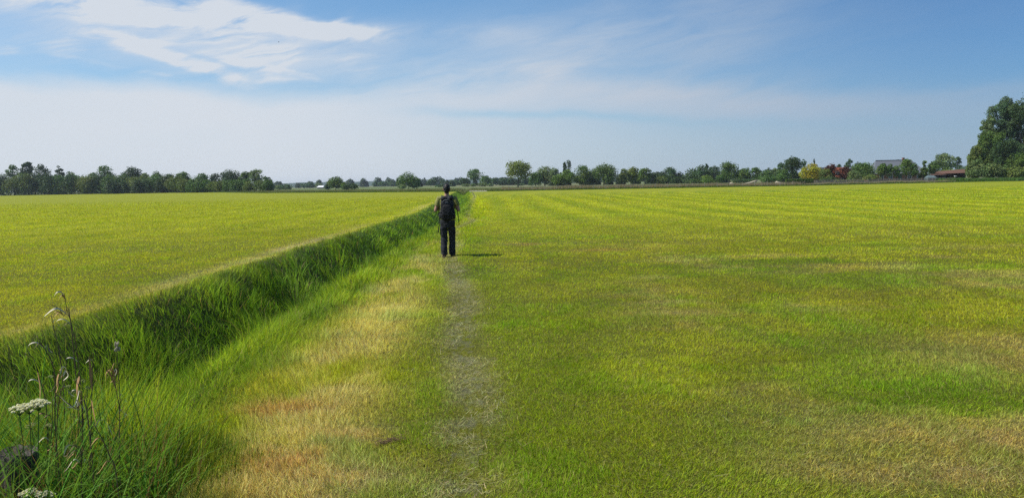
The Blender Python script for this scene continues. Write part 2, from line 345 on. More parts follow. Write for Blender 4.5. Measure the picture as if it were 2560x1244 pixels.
# pale track slab where the path leaves the field
bm = bmesh.new(); prism(bm, [(-8.6, 155), (-5.0, 154), (-5.9, 172), (-9.9, 174)], -.3, .12)
tag(bm_obj('track', bm, simple('track', (.5, .46, .38), .9, .2, 2)), 'short pale gravel track at the far end of the footpath', kind='structure')
# low wooded hills on the horizon
hm = simple('hills', (.035, .06, .03), 1, .3, .02)
hx = np.linspace(-2700, 3100, 200); hv = []; top = 9+10*fbm(hx*.0011+4, hx*0, 33, 4)+7*fbm(hx*.02, hx*0, 34)
for r_, k in ((0, 0), (60, .75), (260, 1), (900, .9), (1500, 0)):
    hv.append(np.stack([hx, 2600-.00006*(hx-500)**2+r_, top*k-(2 if k == 0 else 0)], -1))
hv = np.array(hv); ix = np.arange(hv.shape[0]*hv.shape[1]).reshape(hv.shape[:2]); pf = np.stack([ix[:-1, :-1], ix[:-1, 1:], ix[1:, 1:], ix[1:, :-1]], -1).reshape(-1, 4)
tag(link('hills', np_mesh('hills', hv.reshape(-1, 3), pf, None, True), hm), 'low blue wooded ridge along the horizon', kind='structure')

# ------------------------------------------------------------------ grass blades
def blades(P, L, Wd, yaw, lean, bend, col, segs):
    """tapered bent blades as triangles; returns V, T, colours"""
    n = len(P); dirx, diry = np.cos(yaw), np.sin(yaw); sx, sy = -diry, dirx
    fy = rng.uniform(0, 2*np.pi, n); sx, sy = np.cos(fy), np.sin(fy)
    ts = np.linspace(0, 1, segs+1); V = []
    for i, t in enumerate(ts):
        ang = lean + bend*t
        # integrate direction
        k = t
        hx = L*k*np.sin(lean+bend*t*.5); hz = L*k*np.cos(lean+bend*t*.5)
        c_ = np.stack([P[:, 0]+dirx*hx, P[:, 1]+diry*hx, P[:, 2]+hz], -1)
        wv = Wd*(1-t**1.6)*.5 if i else Wd*.5
        if i < segs:
            o = np.stack([sx*wv, sy*wv, 0*wv], -1); V += [c_-o, c_+o]
        else: V.append(c_)
    nv = len(V); V = np.stack(V, 1).reshape(-1, 3); b0 = (np.arange(n)*nv)[:, None]; T = []
    for i in range(segs-1):
        a = 2*i; T += [b0+np.array([[a, a+1, a+3]]), b0+np.array([[a, a+3, a+2]])]
    a = 2*(segs-1); T.append(b0+np.array([[a, a+1, a+2]]))
    return V, np.concatenate(T), np.repeat(col, nv, 0)
def merge(parts):
    V = []; T = []; K = []; o = 0
    for v_, t_, k_ in parts: V.append(v_); T.append(t_+o); K.append(k_); o += len(v_)
    return np.concatenate(V), np.concatenate(T), np.concatenate(K)
def scatter(d0, d1, dens, half=.80, mx=2.5):
    """random points in the wedge the view (and a step beside it) can see, y from d0 to d1"""
    A = (d1-d0)*(half*(d0+d1)+2*mx); N = int(A*dens)
    y = np.sqrt(rng.uniform((d0+mx/half)**2, (d1+mx/half)**2, N))-mx/half
    x = rng.uniform(-1, 1, N)*(half*y+mx); return x, y
def jit(c_, n, a=.18): return np.clip(c_*(1+a*rng.standard_normal((n, 1)))*(1+.08*rng.standard_normal((n, 3))), .004, .9)
def tallness(x, y): t = x-ditch_x(y); return sst(-1.6, -1.25, t)*(1-sst(1.3, 2.2, t))
parts = []
bands = [(2.6, 5, 14000, 3), (5, 7, 10500, 2), (7, 10, 5600, 2), (10, 14, 3000, 1), (14, 20, 1500, 1), (20, 30, 520, 1), (30, 48, 220, 1), (48, 80, 75, 1), (80, 120, 32, 1)]
for d0, d1, dn, sg in bands:
    x, y = scatter(d0, d1, dn); dm = (d0+d1)/2
    keep = (rng.random(len(x)) > tallness(x, y)*.9) & (rng.random(len(x)) > sst(70, 118, y)) & ~((x < -9.5) & (y < 6)); x, y = x[keep], y[keep]; N = len(x)
    P = np.stack([x, y, height(x, y)-.004], -1); cl_ = fbm(x*2.2, y*2.2, 101, 3)
    pt = np.exp(-((x-path_x(y))/.24)**2)
    fine = vn(x*11, y*11, 107); L = (.018+.031*rng.random(N))*(0.35+.6*cl_+.75*fine)*(1-.45*pt)*(1+.9*sst(1.8, 2.9, -(x-ditch_x(y))*0+0*x)); Wd = (.0030+.0018*rng.random(N))*max(1, dm/7)**.95
    near_ditch = (1-sst(2.4, 3.3, x-ditch_x(y)))*(x > ditch_x(y)); L = L*(1+1.6*near_ditch)*max(1, (dm/14))**.35
    k = field_col(x, y); K = jit(k*(2.12+.42*np.exp(-((y-14)/11)**2))[:, None]*c3(1, 1.0, .72), N, .36); tf = sst(.60, .70, fbm(x*1.7, y*1.7, 161, 3)); L = L*(1+.4*tf); K = K*(1-.12*tf)[:, None]*np.stack([1-.15*tf, 1+0*tf, 1+0*tf], -1)
    dead = rng.random(N) < (.10+.3*pt); K[dead] = jit(c3(.40, .34, .12)+0*K[dead], dead.sum(), .25)
    ln = np.abs(rng.normal(.6, .38, N))+pt*.5*rng.random(N)
    yw = 2*np.pi*vn(x*.8, y*.8, 103)*1.3 + rng.normal(0, 1.2, N)
    parts.append(blades(P, L, Wd, yw, ln, rng.uniform(0, .9, N), K, sg))
for d0, d1, dn in ((2.6, 5, 6500), (5, 8, 4200), (8, 13, 1900)):   # matted cuttings lying in the sward
    x, y = scatter(d0, d1, dn); kk_ = rng.random(len(x)) > tallness(x, y); x, y = x[kk_], y[kk_]; N = len(x); s_ = max(1, (d0+d1)/14)
    K = field_col(x, y)*1.5; mx_ = rng.random(N)[:, None]*.6; K = jit(K*(1-mx_)+c3(.33, .28, .11)*mx_, N, .4)
    parts.append(blades(np.stack([x, y, height(x, y)+rng.uniform(.002, .022, N)], -1), rng.uniform(.015, .055, N), rng.uniform(.0022, .004, N)*s_, rng.uniform(0, 6.28, N), rng.uniform(1.0, 1.6, N), rng.uniform(-.5, .4, N), K, 1))
V, T, K = merge(parts); print('turf tris', len(T))
tag(link('grass', np_mesh('grass', V, T, K), M['blade']), 'short mown grass covering the field', 'grass', kind='stuff')
# tall grass on both ditch banks
parts = []
for d0, d1, dn, sg in [(1.8, 6, 1500, 4), (6, 10, 1150, 4), (10, 16, 640, 3), (16, 26, 300, 3), (26, 45, 130, 2), (45, 80, 55, 2), (80, 200, 16, 2)]:
    A = (d1-d0)*4.8; N = int(A*dn); y = rng.uniform(d0, d1, N); x = ditch_x(y)+rng.uniform(-1.75, 2.4, N)
    if d0 < 3: # verge in the corner beside the camera
        N2 = 15000; x = np.concatenate([x, rng.uniform(-3.2, -1.35, N2)]); y = np.concatenate([y, rng.uniform(2.2, 4.6, N2)])
    t = x-ditch_x(y); keep = rng.random(len(x)) < np.maximum(sst(-1.7, -1.2, t)*(1-sst(1.3, 2.35, t)), sst(-1.4, -1.9, x)*(y < 4.8)*.9); x, y, t = x[keep], y[keep], t[keep]; N = len(x)
    dm = (d0+d1)/2; cl_ = fbm(x*1.3, y*1.3, 111, 3)
    hgt = (.07+.36*cl_)*(1-.6*sst(.9, 2.2, t))*(1-.7*sst(-.6, -1.6, t))*(1-.45*sst(15, 50, y)) * np.where((y < 4.9) & (x < -1.3), 1.0+.45*sst(-1.5, -1.85, x)+1.1*sst(-1.75, -2.1, x), 1)
    L = hgt*rng.uniform(.65, 1.25, N); Wd = rng.uniform(.0045, .0085, N)*max(1, dm/8)**.9
    P = np.stack([x, y, height(x, y)-.01], -1)
    base_c = lerp(lerp(c3(.17, .24, .03)+0*P, c3(.12, .235, .026), sst(-1.6, -.8, t)), c3(.18, .28, .025), sst(.2, 1.5, t)); base_c = lerp(base_c, c3(.14, .19, .03), sst(1.6, 2.6, t)*.8)
    base_c = lerp(base_c*.75, base_c*c3(1.5, 1.25, 1.1), sst(.35, .65, cl_))
    K = jit(base_c*1.3, N, .34); tall_ = (y < 4.9) & (x < -1.5); tu = 1+.8*sst(.58, .72, fbm(x*2.6, y*1.8, 171, 2))*(t < .6); L = L*tu; dead = rng.random(N) < .035; K[dead] = jit(c3(.34, .28, .14)+0*K[dead], dead.sum())
    yw = 2*np.pi*vn(x*.5, y*.5, 113)*1.5 + rng.normal(0, .9, N)
    parts.append(blades(P, L, Wd, yw, np.where(tall_, np.abs(rng.normal(.08, .09, N)), np.abs(rng.normal(.18, .25, N))), np.where(tall_, rng.uniform(.0, .75, N), rng.uniform(.1, 1.5, N)), K, sg))
V, T, K = merge(parts); print('bank tris', len(T))
tag(link('ditch_grass', np_mesh('ditch_grass', V, T, K), M['blade']), 'tall dark green grass growing on both banks of the ditch', 'grass', kind='stuff')
# broad leaves by the camera
N = 1300; x = rng.uniform(-3.0, -1.5, N); y = rng.uniform(2.5, 3.9, N); keep = x < -1.2-.16*y+rng.normal(0, .1, N); x, y = x[keep], y[keep]; N = len(x)
V, T, K = blades(np.stack([x, y, height(x, y)], -1), rng.uniform(.35, .62, N)+.35*sst(-1.6, -2.0, x), rng.uniform(.007, .013, N), rng.uniform(0, 6.28, N), np.abs(rng.normal(.12, .12, N)), rng.uniform(.5, 1.9, N), jit(c3(.13, .26, .035)+np.zeros((N, 3)), N, .25), 7)
tag(link('broad_grass', np_mesh('broad_grass', V, T, K, True), M['blade']), 'broad arching grass leaves in the near corner beside the ditch', 'grass', kind='stuff')
N = 420; x = rng.uniform(-2.75, -1.75, N); y = rng.uniform(2.9, 4.1, N)
V, T, K = blades(np.stack([x, y, height(x, y)], -1), rng.uniform(.35, .85, N), rng.uniform(.0022, .005, N), rng.uniform(0, 6.28, N), np.abs(rng.normal(.12, .12, N)), rng.uniform(.0, .8, N), jit(c3(.27, .18, .08)+np.zeros((N, 3)), N, .35), 6)
tag(link('dry_stems', np_mesh('dry_stems', V, T, K, True), M['blade']), 'tangle of thin brown dead grass stems in the near corner', 'dry grass', kind='stuff')
# trodden straw on the path
parts = []
for d0, d1, dn in ((3, 8, 1300), (8, 16, 600), (16, 34, 170), (34, 90, 40)):
    N = int((d1-d0)*.42*dn); y = rng.uniform(d0, d1, N); x = path_x(y)+rng.normal(0, .15, N); kk_ = rng.random(N) < sst(.34, .58, fbm(x*2.2, y*1.6, 141, 3)); x, y = x[kk_], y[kk_]; N = len(x); s_ = max(1, (d0+d1)/16)
    P = np.stack([x, y, height(x, y)+rng.uniform(.004, .03, N)], -1)
    parts.append(blades(P, rng.uniform(.03, .11, N), rng.uniform(.002, .0042, N)*s_, rng.uniform(0, 6.28, N), rng.uniform(1.2, 1.6, N), rng.uniform(-.3, .2, N), jit(c3(.54, .49, .27)+np.zeros((N, 3)), N, .3), 2))
N = 900; x, y = rng.uniform(-2.2, 6, N), rng.uniform(3.2, 11, N); P = np.stack([x, y, height(x, y)+rng.uniform(.02, .05, N)], -1)
parts.append(blades(P, rng.uniform(.04, .15, N), rng.uniform(.0016, .003, N), rng.uniform(0, 6.28, N), rng.uniform(1.1, 1.6, N), rng.uniform(-.6, .4, N), jit(c3(.46, .40, .24)+np.zeros((N, 3)), N, .25), 3))
V, T, K = merge(parts); tag(link('dry_litter', np_mesh('dry_litter', V, T, K), M['blade']), 'pale dry straw trodden into the footpath', 'straw', kind='stuff')
# rough grass and dead reed beyond the field
def strip(name, label, cat, x0, x1, yb, dy, hh, n, c_, wd=.06, sway=.5):
    x = rng.uniform(x0, x1, n); y = (yb(x) if callable(yb) else np.interp(x, *yb))+rng.uniform(0, dy, n)
    N = n; cl_ = fbm(x*.35, y*.1, 121, 3); L = hh*(.55+.8*cl_)*rng.uniform(.75, 1.15, N)
    V, T, K = blades(np.stack([x, y, height(x, y)-.02], -1), L, rng.uniform(.5, 1.2, N)*wd, rng.uniform(0, 6.28, N), np.abs(rng.normal(.1, .1, N)), rng.uniform(0, sway, N), jit(np.asarray(c_)+np.zeros((N, 3)), N, .25), 2)
    return tag(link(name, np_mesh(name, V, T, K), M['blade']), label, cat, kind='stuff')
strip('reeds', 'pale brown dead reeds standing behind the post fence', 'reeds', -2, 60, lambda x: edge_y(x)+2.0, 4, .95, 15000, (.30, .25, .16))
strip('rough_grass', 'uncut greyish meadow grass beyond the mown field', 'grass', -130, 60, lambda x: edge_y(x)+1.0, 60, .55, 30000, (.19, .19, .09), .12)
strip('field_margin', 'taller green grass along the far edge of the mown field', 'grass', -260, 110, lambda x: edge_y(x)+.2, 1.5, .42, 22000, (.10, .16, .03), .09)
strip('weeds', 'bright green nettles and weeds under the tall trees at the right', 'weeds', 96, 150, lambda x: edge_y(x)+1.5, 5, 1.05, 15000, (.11, .20, .05), .16, 1.3)
strip('garden_reeds', 'straw coloured reed edging below the garden fence', 'reeds', 60, 98, lambda x: edge_y(x)+1.0, 1.4, .62, 7000, (.34, .29, .19), .06)
# ------------------------------------------------------------------ trees
ORD = 'first second third fourth fifth sixth seventh eighth ninth tenth eleventh twelfth thirteenth fourteenth fifteenth sixteenth seventeenth eighteenth nineteenth twentieth'.split()
def geom(px, top, wpx, Y):
    b = at(px, 480, Y); h = at(px, top, Y).z; return b.x, h, wpx*Y/F
def crown_mesh(h, wd, style, leafs, ls, col, seed):
    r = np.random.default_rng(seed); base = {'dense': .08, 'open': .30, 'high': .42, 'cone': .10, 'poplar': .10, 'bush': 0, 'clip': .28, 'under': .02, 'willow': 0, 'tall': .04}[style]
    z0 = h*base; H = h-z0; nl = {'dense': 34, 'open': 34, 'high': 20, 'cone': 22, 'poplar': 14, 'bush': 14, 'clip': 12, 'under': 22, 'willow': 34, 'tall': 75}[style]
    q = r.uniform(.06, .97, nl)
    if style in ('dense', 'bush', 'willow'): env = np.sqrt(np.clip(1-(np.clip(q, .0, 1)-.42)**2/.36, .03, 1)); 
    elif style == 'tall': env = np.clip(1.02-.75*np.clip(q-.35, 0, 1)**1.5, .3, 1)
    elif style == 'under': env = np.clip(1.0-.55*q**3, .3, 1)
    elif style in ('open', 'high'): env = np.sqrt(np.clip(1-(q-.5)**2/.27, .05, 1))
    elif style == 'cone': env = np.clip(1.08-q, .1, .9)
    elif style == 'clip': env = np.clip(np.sin(np.pi*np.clip(q*.85+.12, 0, 1)), .15, 1)
    else: env = np.clip(.55+.5*np.sin(np.pi*q), .2, 1)
    th = r.uniform(0, 2*np.pi, nl)+np.arange(nl)*2.4; rr = env*np.sqrt(r.uniform(.12, 1, nl))
    lr = {'open': .20, 'high': .19, 'cone': .22, 'poplar': .34, 'clip': .28, 'bush': .27, 'under': .24, 'willow': .17, 'tall': .135}.get(style, .21)*wd*r.uniform(.7, 1.25, nl)
    if style == 'cone': lr = lr*np.clip(1.35-q, .3, 1.2)
    lz = lr*r.uniform(.65, 1.0, nl)*({'poplar': 1.8, 'willow': 1.7, 'tall': 1.35, 'under': 1.5, 'clip': 1.3}.get(style, 1))
    lz = np.minimum(lz, H*.35)
    wob = .56*wd-lr*.7
    cx, cy, cz = np.cos(th)*rr*wob, np.sin(th)*rr*wob, z0+lz*.8+(H-lz*1.75)*q
    cz[0] = h-lz[0]*.95; cx[0] *= .3; cy[0] *= .3
    ext = max(np.max(np.abs(cx)+lr*.9), .1); f_ = .56*wd/ext; cx *= f_; cy *= f_; lr = lr*(1+(f_-1)*.8)
    n = leafs; k = r.integers(0, nl, n); d = r.standard_normal((n, 3)); d /= np.linalg.norm(d, axis=1)[:, None]
    rad = r.uniform(.45, 1.0, n)**.5*(1+.16*r.standard_normal(n)*(r.random(n) < .5))
    P = np.stack([cx[k]+d[:, 0]*lr[k]*rad, cy[k]+d[:, 1]*lr[k]*rad, cz[k]+d[:, 2]*lz[k]*rad], -1)
    # twigs poking out
    tw = r.random(n) < .06; P[tw] += d[tw]*(lr[k][tw]*r.uniform(.1, .45, tw.sum()))[:, None]
    P[:, 2] = np.clip(P[:, 2], .05, h*1.02)
    nr = d*.75+r.standard_normal((n, 3))*.6+np.array([0, 0, .25]); nr /= np.linalg.norm(nr, axis=1)[:, None]
    a = np.cross(nr, r.standard_normal((n, 3))); a /= np.linalg.norm(a, axis=1)[:, None]; b = np.cross(nr, a)
    s = ls*r.uniform(.55, 1.35, n)[:, None]*.5
    V = np.stack([P-a*s, P-b*s*.7+a*s*.15, P+a*s*1.1, P+b*s*.7-a*s*.1], 1).reshape(-1, 3); Fc = np.arange(4*n).reshape(-1, 4)
    cl = r.uniform(.78, 1.25, nl)[k]; warm = r.uniform(-.12, .16, nl)[k]
    K = np.asarray(col)[None]*cl[:, None]*(1+.16*r.standard_normal((n, 1))); K[:, 0] *= 1+warm
    return V, Fc, np.repeat(np.clip(K, .004, .8), 4, 0), (cx, cy, cz)
def trunk_mesh(h, wd, style, lobes, seed):
    r = random.Random(seed); bm = bmesh.new(); r0 = max(.12, .022*h); hh = h*({'cone': .9, 'poplar': .85, 'open': .7, 'high': .75}.get(style, .6))
    pts = [(0, 0, -.3)]; rad = [r0*1.5]; x = y = 0
    for i in range(1, 7):
        x += r.uniform(-.012, .012)*h; y += r.uniform(-.012, .012)*h; pts.append((x, y, hh*i/6)); rad.append(r0*(1.05-.14*i))
    loft(bm, pts, rad, 7)
    cx, cy, cz = lobes; k = min(len(cx), {'open': 13, 'high': 12, 'dense': 8}.get(style, 5))
    for i in range(k):
        z1 = max(h*.16, min(hh*.9, cz[i]*r.uniform(.45, .7))); t = z1/hh*6; j = min(5, int(t)); s = Vector(pts[j]).lerp(Vector(pts[j+1]), t-j) if z1 < hh else Vector(pts[-1])
        e = Vector((cx[i], cy[i], cz[i])); mid = s.lerp(e, .5)+Vector((0, 0, -.03*h))
        loft(bm, [s, mid, e], [r0*.42, r0*.26, r0*.08], 5)
    me = bpy.data.meshes.new('trunk'); bm.to_mesh(me); bm.free(); return me
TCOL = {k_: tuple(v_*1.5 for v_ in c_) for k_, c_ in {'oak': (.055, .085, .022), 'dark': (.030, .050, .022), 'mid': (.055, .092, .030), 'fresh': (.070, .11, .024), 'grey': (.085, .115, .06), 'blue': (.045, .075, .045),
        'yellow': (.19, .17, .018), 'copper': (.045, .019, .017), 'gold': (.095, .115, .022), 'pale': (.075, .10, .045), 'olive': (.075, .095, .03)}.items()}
seedc = [100]
def tree(px, top, wpx, Y, style, colr, label, cat='tree', group=None, name=None, leafs=None, ls=None):
    x, h, wd = geom(px, top, wpx, Y); seedc[0] += 1; sd_ = seedc[0]
    z = float(height(np.array([x]), np.array([Y]))[0])
    name = name or {'bush': 'bush', 'willow': 'willow_bush', 'poplar': 'poplar_tree', 'cone': 'conical_tree', 'clip': 'garden_tree'}.get(style, 'broadleaf_tree')
    t = empty(name, (x, Y, z), label, cat, group)
    area = wd*h; lsz = ls or np.clip(Y*.0016, .3, 1.1)
    n = leafs or int(np.clip(area/(lsz*lsz)*({'open': 9, 'high': 6}.get(style, 12)), 250, 9000))
    V, Fc, K, lob = crown_mesh(h, wd, style, n, lsz, TCOL[colr] if isinstance(colr, str) else colr, sd_)
    link('crown' if cat == 'tree' else 'foliage', np_mesh('crown', V, Fc, K), M['leaf'], t)
    if cat == 'tree': link('trunk', trunk_mesh(h, wd, style, lob, sd_), M['bark'], t)
    else: link('stem', trunk_mesh(h*.7, wd, style, lob, sd_), M['bark'], t)
    return t
# left wood: tall trees standing above the edge row, then the edge row itself
G1 = 'tall trees of the left wood'
for a in [(36, 411, 26, 400, 'high', 'mid', 'airy tall tree with thin crown, leftmost treetop above the left wood'),
 (72, 404, 34, 402, 'open', 'dark', 'tallest treetop in the left wood, dark rounded crown, beside a shorter dark one'),
 (110, 409, 36, 398, 'open', 'dark', 'broad dark treetop just right of the tallest tree of the left wood'),
 (152, 414, 22, 398, 'high', 'dark', 'narrow pointed treetop between two lower gaps in the left wood'),
 (178, 428, 30, 396, 'dense', 'mid', 'low green tree filling the gap right of the narrow pointed treetop'),
 (236, 430, 40, 394, 'dense', 'mid', 'wide middle green tree left of the airy domed tree in the left wood'),
 (265, 413, 44, 392, 'high', 'mid', 'airy domed tree with gaps in its crown, left of the two dome shaped treetops'),
 (330, 415, 50, 380, 'open', 'dark', 'largest dome shaped dark treetop near the middle of the left wood'),
 (362, 432, 34, 370, 'dense', 'olive', 'low rounded tree right of the largest domed treetop in the left wood'),
 (395, 427, 24, 365, 'open', 'mid', 'small round treetop standing alone above the middle of the left wood'),
 (427, 433, 20, 358, 'open', 'mid', 'very small treetop right of the lone round one in the left wood'),
 (460, 428, 36, 350, 'open', 'mid', 'rounded tree with light gaps behind the younger row of the left wood'),
 (505, 432, 40, 345, 'dense', 'mid', 'flat topped tree behind the younger row, left of the big dark dome'),
 (540, 433, 30, 338, 'dense', 'dark', 'short dark tree wedged beside the big dark dome of the left wood'),
 (577, 422, 56, 330, 'dense', 'dark', 'big dark dome shaped tree near the right end of the left wood'),
 (614, 428, 34, 326, 'dense', 'mid', 'green tree between the dark dome and the pale tree of the left wood'),
 (642, 420, 34, 322, 'open', 'grey', 'pale grey green tree at the right end of the left wood'),
 (664, 440, 16, 318, 'high', 'grey', 'thin sparse sapling crown at the very right tip of the left wood')]:
    tree(*a, group=G1)
xs = list(range(-43, 460, 27)); n_ = 0
for i, px in enumerate(xs):
    Y = float(np.interp(px, [-70, 0, 350, 460], [392, 388, 370, 335])); tp = 433+random.uniform(-4, 7) + (5 if px > 330 else 0)
    tree(px+random.uniform(-5, 5), tp, random.uniform(46, 58), Y-2+random.uniform(-3, 5), 'under', random.choice(['dark', 'dark', 'mid', 'olive']), ['dark leafy tree just beyond the left edge of the view', 'dark leafy tree cut by the left edge of the view'][i] if i < 2 else f'dark leafy tree, {ORD[i-2]} whole one from the left in the low edge row', group='edge row of the left wood', name='edge_tree')
for i, px in enumerate(range(458, 680, 19)):
    Y = float(np.interp(px, [458, 680], [322, 296]))
    tree(px+random.uniform(-3, 3), 449+random.uniform(-3, 3), random.uniform(30, 38), Y+random.uniform(-2, 2), 'under', random.choice(['mid', 'olive', 'mid']), f'younger green tree, {ORD[i]} from the left in the short row ending the left wood', group='younger row of the left wood', name='young_tree')
